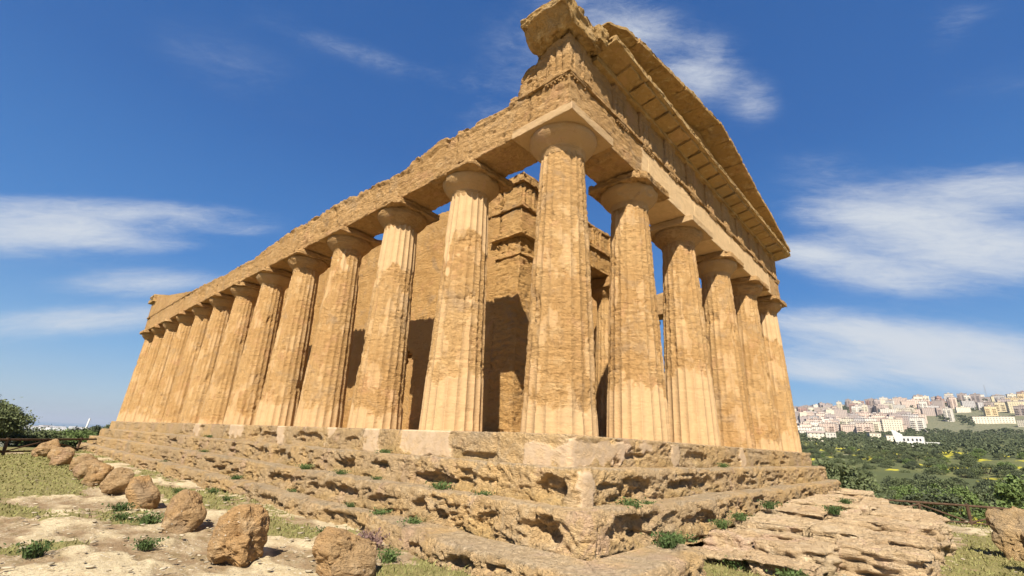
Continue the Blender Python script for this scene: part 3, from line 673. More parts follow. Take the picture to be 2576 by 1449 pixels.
# flank remains of the frieze at the near corner: a tall block, a crack, a lower broken block
def rough_block(x0, x1, y0, y1, z0, z1, seed, amp=.03, res=.03, cut=None, rr=.04):
    V, F, N = box_vf(x0, x1, y0, y1, z0, z1, res, rr)
    V = V+N*(erode(amp, seed, 1., 2.8)(V))[:, None]
    if cut is not None: V = cut(V)
    return V, F
a = Acc()
def cutA(V):
    w = np.clip((V[:, 2]-ZT)/(ZF-ZT), 0, 1); V[:, 2] -= w*.05*np.clip(fbm(V*3, 2, 5)+.3, 0, 1)
    # two worn triglyph grooves on the flank face
    g = np.exp(-((V[:, 1]+.36)/.035)**2)+np.exp(-((V[:, 1]+.17)/.035)**2)+.7*np.exp(-((V[:, 1]-.02)/.03)**2)
    V[:, 0] += .05*g*(V[:, 0] < -.4)*(V[:, 2] < ZF-.1)
    V[:, 0] += .09*sst(V[:, 1], .03, .12)*(V[:, 0] < -.4)*(1+.5*pn(V*5, 3))
    return V
V, F = rough_block(-E0, .35, -E0+.014, .40, ZT+.001, ZF-.004, 601, .02, .025, cutA, .015); a.add(V, F)
def cutB(V):
    w = np.clip((V[:, 2]-ZT)/(ZF-ZT), 0, 1); V[:, 1] -= w*.04; V[:, 2] -= w*(.08+.25*sst(V[:, 1], .62, .95)+.08*pn(V*3, 9)); V[:, 0] += .05+.05*w; return V
V, F = rough_block(-E0, .35, .44, .98, ZT-.12, ZF-.02, 603, .035, .03, cutB, .07); a.add(V, F)
V, F = rough_block(-E0+.04, .3, .99, 1.22, ZT-.15, 7.78, 605, .035, .03, None, .06); a.add(V, F)
V, F = rough_block(-E0+.08, .3, 1.6, 1.78, 7.45, 7.64, 606, .04, .03, None, .06); a.add(V, F)
part('frieze', temple, a, M_ent)
a = Acc()
for (ya, yb) in [(FL-1.35, FL+E0-.07), (FL-3.4, FL-1.36), (FL-5.6, FL-3.41), (FL-8.2, FL-5.61), (FL-10.2, FL-8.21)]:
    def cutD(V):
        w = np.clip((V[:, 2]-ZT)/1., 0, 1); tz = np.interp(V[:, 1], [27.3, 30, 34, 36, 38.4], [7.66, 8.05, 8.60, 9.0, 9.2]); V[:, 2] = ZT+w*(tz-ZT)+.04*w*fbm(V*2, 2, 9); return V
    V, F = rough_block(-E0+.03, .30, ya, yb-.005, ZT+.002, ZT+1., 611, .022, .09, cutD, .03); a.add(V, F)
part('frieze', temple, a, M_ent)
a = Acc(); V, F = rough_block(-E0-.13, .2, FL-.3, FL+1.0, 8.98, 9.24, 615, .03, .08, None, .05); a.add(V, F); part('cornice', temple, a, M_corn)
a = Acc(); a.box(-E0-.055, -E0+.2, FL-12, FL+E0-.01, ZT-.10, ZT+.001, .07, .012, erode(.035, 616, .5, 3), maxn=300); part('taenia', temple, a, M_ent)
# --- horizontal cornice with mutules
GY = 1.19
def cornice(front):
    a = Acc(); xs = [.42, 2.1, 3.7, 5.4, 7.1, 8.9, 10.5, 12.2, 13.9, FW+GY] if front else [-.78, 2.5, 5, 7.5, 10, 12.5, FW+GY]
    for k in range(len(xs)-1):
        y0, y1 = (-GY, .35) if front else (FL-.35, FL+GY)
        V, F, N = box_vf(xs[k]+.003, xs[k+1]-.003, y0, y1, ZF+.15, ZG+.12, .045 if front else .3, .018)
        V = V+N*(erode(.02, 620+k, .6, 3)(V))[:, None]
        V[:, 2] += (V[:, 2] < ZG)*.10*np.clip((-E0-V[:, 1])/.58, 0, 1) if front else 0
        V[:, 2] += rnd.uniform(-.012, .012)+.03*fbm(V*np.array([2.5,1,1]),3,99)*(V[:, 1]<-1.0)
        a.add(V, F)
    return part('cornice', temple, a, M_corn)
cf_ = cornice(True); cb = cornice(False)
mx = []
for k in range(10): mx += [trig_x[k], (trig_x[k]+trig_x[k+1])/2]
mx += [trig_x[10]]
for k, x in enumerate(mx):
    if x < .75: continue
    a = Acc(); w = .33 if (mx[min(k+1, 20)]-mx[k-1])/2 > .72 else .31
    V, F, N = box_vf(x-w, x+w, -GY+.10, -E0-.03, ZF+.075, ZF+.165, .06, .01); V = V+N*(erode(.008, 650+k, .5)(V))[:, None]; V[:, 2] += .10*np.clip((-E0-V[:, 1])/.58, 0, 1); a.add(V, F); part('mutule', cf_, a, M_corn)
a = Acc(); a.box(.42, FW+E0+.08, -E0-.06, -E0+.3, ZF-.02, ZF+.152, .08, .01, erode(.012, 690), maxn=300); part('bed_moulding', cf_, a, M_corn)
# broken corner block jutting out over the flank
a = Acc()
def cutC(V):
    t = sst(V[:, 0], -1.15, -.75); w = np.clip((V[:, 2]-ZF)/.66, 0, 1)
    V[:, 2] += (1-t)*(1-w)*.34
    V[:, 1] += .18*w*(V[:, 1] < -.2)*pn(V*2.2, 4)
    V[:, 0] += .10*sst(V[:, 1], -.1, -.6)*w
    V[:, 2] -= .06*sst(V[:, 1], -.1, .3)*w
    return V
V, F = rough_block(-1.17, .30, -.86, .42, ZF, ZF+.62, 631, .05, .03, cutC, .05); a.add(V, F); part('cornice', temple, a, M_corn)
a = Acc(); V, F = rough_block(.05, .42, -1.0, -.1, ZF+.1, ZF+.62, 633, .04, .03, None, .06); a.add(V, F); part('cornice', temple, a, M_corn)
# --- tympanum and raking cornice
APX = FW/2; SL = .212
def rake_z(x): return ZG+.10+SL*(np.minimum(x+GY, FW+GY-x))
def pediment(front):
    a = Acc(); y0, y1 = (-E0+.12, .3) if front else (FL-.3, FL+E0-.12)
    V, F, N = box_vf(.6 if front else -.3, FW-.2, y0, y1, 0, 1, (.12, .3, .08) if front else .5, .01)
    V[:, 2] = ZG+.12+V[:, 2]*np.maximum(rake_z(V[:, 0])-(ZG+.12)+.02, .01)
    V = V+N*(erode(.02, 700)(V))[:, None]; a.add(V, F); tp = part('tympanum', temple, a, M_ent)
    rk = Acc(); lst = []
    xs = [.35, 1.55, 2.9, 4.6, 6.0, APX-.02, APX+.9, APX+2.2, APX+3.8, APX+5.1, APX+6.6, APX+7.8, FW+GY+.02] if front else [-.78, 2, 4, 6, APX, 10, 12, 14, FW+GY]
    main = None
    for k in range(len(xs)-1):
        ya, yb = (-GY-.03, .25) if front else (FL-.25, FL+GY+.03)
        jut = rnd.uniform(-.05, .03)
        V, F, N = box_vf(xs[k]+.004, xs[k+1]-.004, ya+(jut if front else 0), yb, .07, .25, .05 if front else .3, .02)
        th_ = V[:, 2].copy()
        P = V.copy(); P[:, 2] += rake_z(V[:, 0])
        V = P+N*(erode(.024, 720+k, .7, 2.6)(P))[:, None]
        # the top edge is crusted and uneven, outermost edge curls down
        V[:, 2] += sst(th_, .12, .25)*(.05*fbm(P*4, 3, 730+k)-.02+rnd.uniform(-.02, .02))
        if k == 0 and front:
            V[:, 1] += .25*sst(-V[:, 0], -1.0, -.35)*(V[:, 1] < -.5)*(1+.6*pn(P*2, 3)); V[:, 2] -= .05*sst(-V[:, 0], -.9, -.35)*(th_ > .13)
        b_ = Acc(); b_.add(V, F)
        if main is None: main = part('raking_cornice', temple, b_, M_corn)
        else: part('cornice_block', main, b_, M_corn)
pediment(True); pediment(False)

# --- cella behind the colonnade
CX0, CX1, CY0, CY1, CZ = 3.12, FW-3.12, 3.95, 33.6, 8.45
def cella_wall(x0, x1, right=False):
    a = Acc(); y = CY0+1.05; k = 0
    th = x1-x0
    ncourse = 13
    # courses of ashlar with arched openings cut through on the flanks
    n = int((CY1-CY0-1.05)/.10) if not right else 60; m = 70 if not right else 20
    ys = np.linspace(CY0+1.05, CY1, n+1); zs = np.linspace(-.05, CZ, m+1)
    arches = [(CY0+3.4+2.45*q, .72, 2.35) for q in range(10)]
    def topz(yv): return CZ+.12*np.round(2*pn(A3(yv*.45, 0*yv, 0*yv), 901))/2+.07*fbm(A3(yv*1.5, 0*yv, 0*yv+1), 3, 902)
    def inside(yv, zv):
        r = np.zeros(len(yv), bool)
        for (ac, aw, ah) in arches:
            r |= (np.abs(yv-ac) < aw) & ((zv < ah) | ((yv-ac)**2+(zv-ah)**2 < aw**2))
        return r
    Yg, Zg = np.meshgrid(ys, zs, indexing='ij'); Yf, Zf = Yg.ravel(), Zg.ravel()
    yc = (Yg[:-1, :-1]+Yg[1:, 1:]).ravel()/2; zc = (Zg[:-1, :-1]+Zg[1:, 1:]).ravel()/2
    keep = ~inside(yc, zc) if not right else np.ones(len(yc), bool)
    tz = topz(Yf); Zs = Zf*np.where(Zf > 5, 1, 1); Zs = np.where(Zf > 5, 5+(Zf-5)*(tz-5)/(CZ-5), Zf)
    course = .49; row = np.floor(Zs/course); jy = (Yf/1.25+.5*(row % 2)) % 1; jz = (Zs/course) % 1
    joint = np.maximum(np.exp(-(np.minimum(jy, 1-jy)*1.25/.018)**2), np.exp(-(np.minimum(jz, 1-jz)*course/.016)**2))
    F = gridf(n+1, m+1)[keep]
    for sx, xx in ((-1, x0), (1, x1)):
        P = A3(0*Yf+xx, Yf, Zs); e = erode(.028, 910+sx, 1.1)(P)-.028*joint
        a.add(np.stack([xx+sx*e, Yf, Zs], 1), F if sx > 0 else F[:, ::-1])
    # rims: connect front and back along boundary edges
    from collections import Counter
    ed = np.concatenate([F[:, [0, 1]], F[:, [1, 2]], F[:, [2, 3]], F[:, [3, 0]]]); es = np.sort(ed, 1)
    key = es[:, 0]*10**7+es[:, 1]; u, ix, ct = np.unique(key, return_index=True, return_counts=True); be = ed[ix[ct == 1]]
    off = len(Yf); Vb = np.concatenate([a.V[-2], a.V[-1]])
    a.add(Vb, np.stack([be[:, 0], be[:, 1], be[:, 1]+off, be[:, 0]+off], 1))
    return a
part('cella_wall', temple, cella_wall(CX0, CX0+.72), M_cella)
part('cella_wall', temple, cella_wall(CX1-.72, CX1, True), M_cella)
# antae: broad pilaster ends of the side walls with a moulded capital
def anta(x0, seed):
    a = Acc(); x1 = x0+.98
    a.box(x0-.03, x1, CY0, CY0+1.06, -.05, 5.62, .045, .02, erode(.028, seed, 1.3))
    a.box(x0-.06, x1+.04, CY0-.05, CY0+1.1, 5.60, 5.86, .04, .03, erode(.03, seed+1))
    a.box(x0-.01, x1, CY0+.02, CY0+1.06, 5.85, 6.28, .04, .03, erode(.04, seed+2))
    a.box(x0-.16, x1+.14, CY0-.16, CY0+1.3, 6.27, 6.50, .04, .03, erode(.028, seed+3))
    return a
an1 = part('anta', temple, anta(CX0, 930), M_cella); an2 = part('anta', temple, anta(CX1-.98, 940), M_cella)
a = Acc()                                            # porch entablature in two courses plus frieze and crown
for k in range(4):
    xa = CX0-.04+k*(CX1-CX0+.08)/4; xb = xa+(CX1-CX0+.08)/4
    a.box(xa+.003, xb-.003, CY0-.02, CY0+.95, 6.50, 7.32, .07, .02, erode(.03, 950+k, 1.3))
    a.box(xa+.003, xb-.003, CY0+.02, CY0+.9, 7.44, 8.25, .07, .02, erode(.03, 960+k, 1.3))
part('architrave', temple, a, M_cella)
a = Acc(); a.box(CX0-.12, CX1+.12, CY0-.1, CY0+.95, 7.31, 7.45, .07, .02, erode(.02, 970), maxn=200); pf = part('taenia', temple, a, M_cella)
a = Acc(); a.box(CX0-.16, CX0+3.2, CY0-.14, CY0+.95, 8.24, 8.58, .06, .03, erode(.045, 971)); a.box(CX0+3.3, CX1+.1, CY0-.02, CY0+.9, 8.24, 8.40, .08, .04, erode(.05, 972)); part('cornice', temple, a, M_cella)
a = Acc(); a.box(CX0-.05, CX0+.70, CY0+.96, CY0+2.4, 7.34, 8.5, .05, .03, erode(.04, 975, 1.3)); part('frieze', temple, a, M_cella)
for q, tx in enumerate([CX0+.32, CX0+1.85, CX0+3.35, CX0+4.6, CX0+5.9, CX0+7.3, CX1-.35]):
    aq = triglyph_acc(tx, CY0-.05, -1, 980+q); V = aq.V
    for v in V: v[:, 2] = 7.455+(v[:, 2]-ZT)*(.78/1.0)
    part('triglyph', pf, aq, M_cella)
for cx in (CX0+3.05, CX1-3.05):                       # the two porch columns
    c = empty('porch_column', (cx-TO[0], CY0+.5-TO[1], 1.8), parent=temple)
    me = shaft_mesh(cx, CY0+.5, 200, 110, int(990+cx), .2, 1., 0); me.transform(Matrix.Scale(.965, 4, (0, 0, 1))); me.transform(Matrix.Scale(.88, 4, (1, 0, 0)) @ Matrix.Scale(.88, 4, (0, 1, 0)))
    link('shaft', me, c)
    link('echinus', lathe_mesh('echinus', [(r_*.88, z_*.965+.02) for r_, z_ in ECH], 64, 991, .02, M_cella, (cx, CY0+.5)), c)
    a = Acc(); V, F, N = box_vf(-.72, .72, -.6, .6, 6.05, 6.495, .06, .04); V = V+N*(erode(.03, int(cx*9))(V+np.array([cx, 4.4, 0])))[:, None]; a.add(V, F); a.build('abacus', M_cella, c)
# door wall with doorway and slots
a = Acc(); dy0, dy1 = CY0+4.6, CY0+5.3
for (xa, xb, za, zb_) in [(CX0+.72, APX-1.15, -.05, CZ-.3), (APX+1.15, CX1-.72, -.05, CZ-.3), (APX-1.15, APX+1.15, 5.2, CZ-.3)]:
    a.box(xa, xb, dy0, dy1, za, zb_, .12, .02, erode(.02, 995))
part('door_wall', temple, a, M_cella)
a = Acc(); a.box(CX0+.72, CX1-.72, CY1-6, CY1-5.3, -.05, CZ-.4, .3, .03, erode(.02, 996)); part('rear_wall', temple, a, M_cella)

# ------------------------------------------------------------------ terrace slabs before the temple
slabs = []; sl_lab = []
xs_ = [1.0, 1.72, 2.5, 3.25, 4.05, 4.95, 5.95, 7.0, 8.2, 9.6, 11.2, 13.0, 15.2, 17.4]
ordr = ['first', 'second', 'third', 'fourth', 'fifth', 'sixth', 'seventh', 'eighth', 'ninth', 'tenth', 'eleventh', 'twelfth', 'thirteenth']
rq = random.Random(3)
for k in range(13):
    x0, x1 = xs_[k], xs_[k+1]; xc = (x0+x1)/2
    yo = float(np.interp(xc, [1, 2.4, 2.6, 4.3, 7.4, 7.6, 9, 11, 14, 17], [-3.6, -3.65, -4.68, -4.75, -4.95, -4.8, -4.6, -3.9, -2.8, -2.5])); zt = float(np.interp(xc, [1, 2, 3, 5, 8, 17], [-1.62, -1.53, -1.41, -1.32, -1.27, -1.30]))
    n_ = 1 if yo > -3. else 2; cut = -1.85+(yo+1.85)*rq.uniform(.4, .6)
    for q, (a_, b_) in enumerate([(cut+.03, -1.85), (yo, cut-.03)] if n_ == 2 else [(yo, -1.85)]):
        slabs.append((x0, x1-.02, a_, b_, zt-.06*q*(xc > 6)+(.035 if k % 2 else -.035)+rq.uniform(-.02, .02), rq.uniform(-.04, .08)))
        sl_lab.append('pale layered slab in the %s row from the grass, %s' % (ordr[k], ('touching the temple steps' if q == 0 else 'at the outer end')))
for k, (x0, x1, y0, y1, zt, skew) in enumerate(slabs):
    d = math.hypot((x0+x1)/2-CAM[0], (y0+y1)/2-CAM[1]); V, F, N = box_vf(x0, x1, y0, y1, -2.05, zt, np.clip(d*.0034, .028, .09), .04)
    # face layers: deep bedding grooves
    P = V.copy(); wz = P[:, 2]+.12*fbm(P*np.array([.8, .8, .8]), 2, 800+k)+.06*(P[:, 1]+P[:, 0]*.4)
    lay = fbm(A3(P[:, 0]*.5, P[:, 1]*.5, wz*9), 2, 810+k); cr_ = np.exp(-((np.abs((wz*6.2+.5*pn(P*.7, 5)) % 1-.5))/.09)**2)*sst(fbm(P*np.array([1.2, 1.2, 2]), 2, 820+k), -.2, .15)
    hor = 1-np.abs(N[:, 2]); e = .05*fbm(P*np.array([1.6, 1.6, 2.4]), 4, 830+k)+hor*(.05*lay-.085*cr_)-.03*sst(fbm(P*7, 3, 840+k), .1, .4)
    topw = np.clip(N[:, 2], 0, 1)
    ter = fbm(P*np.array([.75, .35, 0])+k*7, 3, 850+k)
    ledge = np.floor(np.clip(ter*4+2.2, 0, 4))*.025-.05
    li_ = np.floor(wz/.085+.25*pn(P*1.1, 7)); outl = .11*fbm(A3(P[:, 0]*.8, P[:, 1]*.8, li_*3.7+k), 2, 860+k)+.10*pn(A3(P[:, 0]*3, P[:, 1]*3, li_*5.1), 861+k)
    V = V+N*(e+hor*outl)[:, None]; V[:, 2] += np.clip((P[:, 2]+2.05)/(zt+2.05), 0, 1)*(ledge+skew*(P[:, 1]-(y0+y1)/2)*.3)*topw
    V = rot2(V, rnd.uniform(-.05, .05), ((x0+x1)/2, (y0+y1)/2))
    c = np.array([(x0+x1)/2, (y0+y1)/2, -1.9])
    o = link('limestone_block', mesh_np('limestone_block', V-c, F, M_slab, True, {'smooth': np.zeros(len(V))}), None, loc=tuple(c))
    tag(o, sl_lab[k], 'stone slab', 'limestone slabs of the pavement before the steps', 'thing')

# ------------------------------------------------------------------ boulders
def boulder_mesh(rx, ry, rz, seed, nu=150, nv=90, p=2.8, lay=1., tilt=0., cutflat=0.):
    th = np.arange(nu)*2*np.pi/nu; ph = np.linspace(-np.pi/2+.02, np.pi/2-.02, nv); TH, PH = np.meshgrid(th, ph, indexing='ij'); TH, PH = TH.ravel(), PH.ravel()
    D = np.stack([np.cos(PH)*np.cos(TH), np.cos(PH)*np.sin(TH), np.sin(PH)], 1)
    k = (np.abs(D[:, 0])**p+np.abs(D[:, 1])**p+np.abs(D[:, 2])**p)**(-1/p)
    B = D*k[:, None]; S = np.array([rx, ry, rz]); sc = min(rx, ry, rz)
    P = B*S+seed*3.7
    r = 1+(.22 if p < 3 else .09)*fbm(P*1.5/sc*.45, 3, seed)+.05*fbm(P*4, 3, seed+2)
    # a few flat broken facets
    rs = np.random.RandomState(seed)
    for q in range(7):
        n = rs.randn(3); n /= np.linalg.norm(n); dd = (B@n)-(.62+.25*rs.rand()); r = r-np.clip(dd, 0, None)*.85
    wz = P[:, 2]*math.cos(tilt)+P[:, 0]*math.sin(tilt)+.08*fbm(P*2, 2, seed+4)
    st = fbm(A3(P[:, 0]*1.2, P[:, 1]*1.2, wz*13), 3, seed+6); crack = sst(ridge(A3(P[:, 0]*1.5, P[:, 1]*1.5, wz*7), 2, seed+7), .42, .75)
    hol = sst(fbm(P*4.5, 3, seed+8), .25, .5)
    r = r+(lay*(.035*st-.07*crack*sst(fbm(P*2, 2, seed+9), -.1, .2))-.07*hol-.02*sst(fbm(P*14, 2, seed+10), .1, .4))
    V = B*S*r[:, None]
    caps = []
    F = gridf(nu, nv, wu=True)
    bot = np.arange(nu)*nv; top = bot+nv-1
    V = np.concatenate([V, [V[bot].mean(0)], [V[top].mean(0)]]); nb = len(V)-2
    i = np.arange(nu); j = (i+1) % nu
    T1 = np.stack([bot[j], bot[i], np.full(nu, nb)], 1); T2 = np.stack([top[i], top[j], np.full(nu, nb+1)], 1)
    return mesh_np('boulder', V, [F, T1, T2], M_rock, True, {'smooth': np.zeros(len(V))})
bl = [ # x, y, rx, ry, rz, rz angle, tilt, seed, label
 (-3.52, .78, .46, .42, .38, .3, .5, 1, 'speckled boulder cut by the bottom edge of the picture, nearest to the camera'),
 (-4.33, 2.10, .35, .40, .46, -.35, .35, 2, 'tall squarish layered boulder standing upright with a small shadow at its foot'),
 (-4.27, 4.85, .42, .36, .42, .7, -.6, 3, 'wedge shaped boulder with a pale chipped streak on its top'),
 (-4.36, 7.75, .33, .38, .44, .1, .9, 4, 'smooth rounded boulder with a slanting flank, third from the front'),
 (-4.35, 10.4, .34, .33, .42, -.5, .4, 5, 'boulder with bands of wavy layers and a yellow foot'),
 (-4.45, 12.9, .38, .36, .43, .9, .3, 6, 'layered boulder just behind the one with the yellow foot'),
 (-4.38, 15.2, .40, .36, .40, .2, .2, 7, 'orange brown boulder in the middle of the row'),
 (-4.15, 18.2, .42, .38, .38, -.3, .4, 8, 'boulder overhanging a dark notch, beyond the orange one'),
 (-4.5, 21.3, .38, .36, .40, .5, .3, 9, 'boulder with a yellow face near the far end of the row'),
 (-4.2, 24.9, .46, .40, .38, .0, .5, 10, 'pale boulder third from the far end of the row'),
 (-4.6, 28.0, .55, .45, .42, .4, .2, 11, 'wide pale boulder second from the far end of the row'),
 (-4.0, 31.6, .70, .55, .50, .8, .3, 12, 'farthest boulder of the row, beside the left fence'),
]
for (x, y, rx, ry, rz_, a_, t_, sd_, lab) in bl:
    d = math.hypot(x-CAM[0], y-CAM[1]); nu, nv = (260, 160) if d < 10 else (140, 80) if d < 18 else (70, 44)
    rx, ry, rz_ = rx*.94, ry*.94, rz_*.92; me = boulder_mesh(rx, ry, rz_, sd_, nu, nv, 2.5 if sd_ in (2, 1) else 2.2, 1.0, t_)
    o = link('boulder', me, None, loc=(x, y, -1.90+rz_*.78), rz=a_)
    tag(o, lab, 'boulder', 'weathered boulders in a row along the left side of the temple')
for (x, y, sx, sy, sz, a_, tx, sd_, lab) in [
 (6.9, -6.05, .17, .52, .50, .15, .42, 31, 'thin leaning slab of rock nearest the fence at the right edge'),
 (7.45, -6.35, .20, .60, .52, -.05, .38, 32, 'leaning slab of rock behind the thin one at the right edge'),
 (5.35, -6.35, .17, .50, .40, .2, .45, 33, 'leaning broken rock at the lower right corner with a dark cleft'),
 (5.85, -6.75, .2, .55, .46, .1, .35, 35, 'second leaning rock at the lower right corner'),
 (9.5, -3.95, .3, .22, .12, .3, 0, 34, 'small flat stone lying on the grass behind the pavement')]:
    me = boulder_mesh(sx, sy, sz, sd_, 150, 100, 4.5, 1.8, 1.2); me.materials.clear(); me.materials.append(M_step)
    o = link('rock', me, None, loc=(x, y, -1.86+sz*.85)); o.rotation_euler = (0, tx, a_); tag(o, lab, 'rock')
# scattered small stones on the near ground: too many to count
rs = np.random.RandomState(5); a = Acc()
base = boulder_mesh(1, 1, .6, 40, 9, 6, 2.6, .3); bv = np.zeros(len(base.vertices)*3); base.vertices.foreach_get('co', bv); bv = bv.reshape(-1, 3)
bq = np.array([list(p.vertices) for p in base.polygons if len(p.vertices) == 4]); bt_ = np.array([list(p.vertices) for p in base.polygons if len(p.vertices) == 3])
Vs, Q, T3, n0 = [], [], [], 0
k = 0
while k < 2300:
    az_ = R(rs.uniform(-6, 30)) if k < 2000 else R(rs.uniform(80, 100)); r_ = 5.5+rs.rand()**1.6*22 if k < 2000 else 9+rs.rand()*12
    x = CAM[0]+r_*math.sin(az_); y = CAM[1]+r_*math.cos(az_)
    if x > -2.2 and k < 2000: continue
    s = .006+.034*rs.rand()**6; ca, sa_ = math.cos(rs.rand()*6), math.sin(rs.rand()*6)
    v = bv*s*np.array([1+rs.rand(), 1, .8]); v = rot2(v, rs.rand()*6.28); Vs.append(v+np.array([x, y, -1.80+s*.3])); Q.append(bq+n0); T3.append(bt_+n0); n0 += len(bv); k += 1
tag(link('pebbles', mesh_np('pebbles', np.concatenate(Vs), [np.concatenate(Q), np.concatenate(T3)], plain('pale_pebble', (.47, .39, .27), .45, 3), True)), 'pale pebbles strewn over the bare rocky ground', 'pebbles', kind='stuff')

# ------------------------------------------------------------------ grass and weeds
def blades(P, h, w, seed, spread=.5, curl=.4):
    rs = np.random.RandomState(seed); n = len(P); a_ = rs.rand(n)*6.28; lean = (rs.rand(n)*spread)[:, None]; dr = np.stack([np.cos(a_), np.sin(a_), 0*a_], 1)
    sd_ = np.stack([-np.sin(a_+1), np.cos(a_+1), 0*a_], 1)*(w*(.5+rs.rand(n)))[:, None]; H = (h*(.5+.8*rs.rand(n)))[:, None]; up = np.array([0, 0, 1.])
    p1 = P+dr*lean*H*.4+up*H*.6; p2 = P+dr*lean*H*(1+curl)+up*H
    V = np.stack([P-sd_, P+sd_, p1+sd_*.7, p1-sd_*.7, p2], 1).reshape(-1, 3); i = np.arange(n)*5
    return V, np.stack([i, i+1, i+2, i+3], 1), np.stack([i+3, i+2, i+4], 1)
gv = np.zeros(len(gme.vertices)*3, np.float32); gme.vertices.foreach_get('co', gv); gv = gv.reshape(-1, 3)
gg = np.zeros(len(gme.vertices), np.float32); gme.attributes['grass'].data.foreach_get('value', gg)
dist = np.hypot(gv[:, 0]-CAM[0], gv[:, 1]-CAM[1]); inst = (gv[:, 0] > -2.0) & (gv[:, 1] > -2.0) & (gv[:, 0] < 18)
azg = np.degrees(np.arctan2(gv[:, 0]-CAM[0], gv[:, 1]-CAM[1]))
sel = (gg > .45) & (dist > 5) & (dist < 40) & (~inst) & (azg > -8) & (azg < 102)
rs = np.random.RandomState(9); idx = np.where(sel)[0]; wgt = (dist[idx]**2)*gg[idx]*(np.clip(dist[idx], 5, 14)/14)**-1.; wgt /= wgt.sum()
ch = rs.choice(idx, 42000, p=wgt); Pg = gv[ch].astype(float); Pg[:, :2] += rs.randn(len(ch), 2)*.035*(dist[ch]/10)[:, None]
V, Q, T3 = blades(Pg, .035+.05*rs.rand(len(ch))**3, .004+.0006*dist[ch], 3, .9)
tag(link('grass', mesh_np('grass', V, [Q, T3], M_grass, False)), 'short dry green grass growing between the bare rocks', 'grass', kind='stuff')
weeds = [(-1.04,3.9,-.5,1.1),(-1.42,6.69,-1.,1.2),(-1.5,4.8,-1.0,1.0),(-1.42,3.5,-1.,.8),(-1.40,1.5,-1.,1.3),(-1.85,1.59,-1.5,1.2),(-1.85,2.6,-1.5,1.1),(-1.8,3.69,-1.5,.8),(-1.75,6.41,-1.5,.9),(-1.42,.42,-1.,.9),
 (-.1,-1.45,-1.,1.4),(.35,-1.5,-1.,.7),(.1,-1.9,-1.5,1.5),(.55,-1.85,-1.5,1.6),(2.4,-1.9,-1.42,1.1),(3.29,-1.95,-1.35,1.3),(4.76,-2.1,-1.22,1.3),(5.35,-1.02,-.5,1.0),(-.95,16.2,-.5,1.1),(-1.40,14.8,-1.,1.0),(-1.8,17.8,-1.5,.9),(-1.8,10.0,-1.5,1.2),
 (-2.5,9.4,-1.78,1.2),(-2.6,8.0,-1.78,.9),(-4.75,7.3,-1.8,1.4),(-4.6,5.67,-1.8,1.8),(-5.06,3.47,-1.8,1.2),(-6.2,3.75,-1.8,1.3),(-3.1,10.1,-1.8,1.1),(5.2,-3.2,-1.22,1.3),(8.1,-3.0,-1.2,1.2),(-2.6,3.05,-1.8,1.1),(-2.75,.9,-1.8,1.2),(1.1,-2.5,-1.78,1.3),(.9,-3.3,-1.78,1.4),(-4.9,6.3,-1.8,1.2)]
wl = []
for q in range(5):
    rs = np.random.RandomState(60+q); n = 130; ang_ = rs.rand(n)*6.28; rad = .10*np.sqrt(rs.rand(n)); P = np.stack([rad*np.cos(ang_), rad*np.sin(ang_), 0*rad-.02], 1)
    V, Q, T3 = blades(P, np.full(n, .15), .006, 70+q, 1.0)
    # broad little leaves through the tuft
    m = 170; c_ = np.stack([.13*rs.randn(m), .13*rs.randn(m), .02+.11*rs.rand(m)], 1); c_[:, :2] *= (.6+c_[:, 2:]*3); t = rs.randn(m, 3); t /= np.linalg.norm(t, axis=1)[:, None]; s_ = np.cross(t, rs.randn(m, 3)); s_ /= np.linalg.norm(s_, axis=1)[:, None]
    L = .018*(.6+rs.rand(m))[:, None]; V2 = np.stack([c_-t*L, c_+s_*L*.6, c_+t*L, c_-s_*L*.6], 1).reshape(-1, 3); Q2 = np.arange(m*4).reshape(-1, 4)+len(V)
    wl.append(mesh_np('weed', np.concatenate([V, V2]), [np.concatenate([Q, Q2]), T3], M_weed, False))
def where_w(x, y, z):
    if z > -.9: lv = 'below the top step'
    elif z > -1.2 and not (x > 3 and y < -1.8): lv = 'on the second step'
    elif x > 2 and y < -1.8: lv = 'between slabs of the pavement'
    elif -1.6 < z < -1.4: lv = 'on the lowest step'
    elif x < -3.3: lv = 'on the open ground beside the boulders'
    else: lv = 'at the foot of the steps'
    return lv
lvc = {}
for (x, y, z, s) in weeds: lvc.setdefault(where_w(x, y, z), []).append((math.hypot(x-CAM[0], y-CAM[1]), x, y))
ordn = ['nearest', 'second nearest', 'third nearest', 'fourth nearest', 'fifth nearest', 'sixth nearest', 'seventh nearest', 'eighth nearest', 'ninth nearest', 'tenth nearest', 'eleventh nearest', 'twelfth nearest']
for q, (x, y, z, s) in enumerate(weeds):
    lv = where_w(x, y, z); rk = sorted(lvc[lv]).index((math.hypot(x-CAM[0], y-CAM[1]), x, y))
    o = link('weed_tuft', wl[q % 5], None, loc=(x, y, z-.02), rz=q*1.3); s *= .78; o.scale = (s, s, s*(.8+.4*((q*7) % 5)/5))
    tag(o, 'green weed tuft %s, %s there' % (lv, ordn[rk]), 'weed', 'weed tufts on the steps and ground')
dm = wl[0].copy(); dm.materials.clear(); dm.materials.append(M_dry)
o = link('weed_tuft', dm, None, loc=(-2.55, 1.75, -1.8)); o.scale = (1.5, 1.5, 1.6); tag(o, 'dry reddish brown weed at the foot of the steps behind the nearest boulder', 'weed')

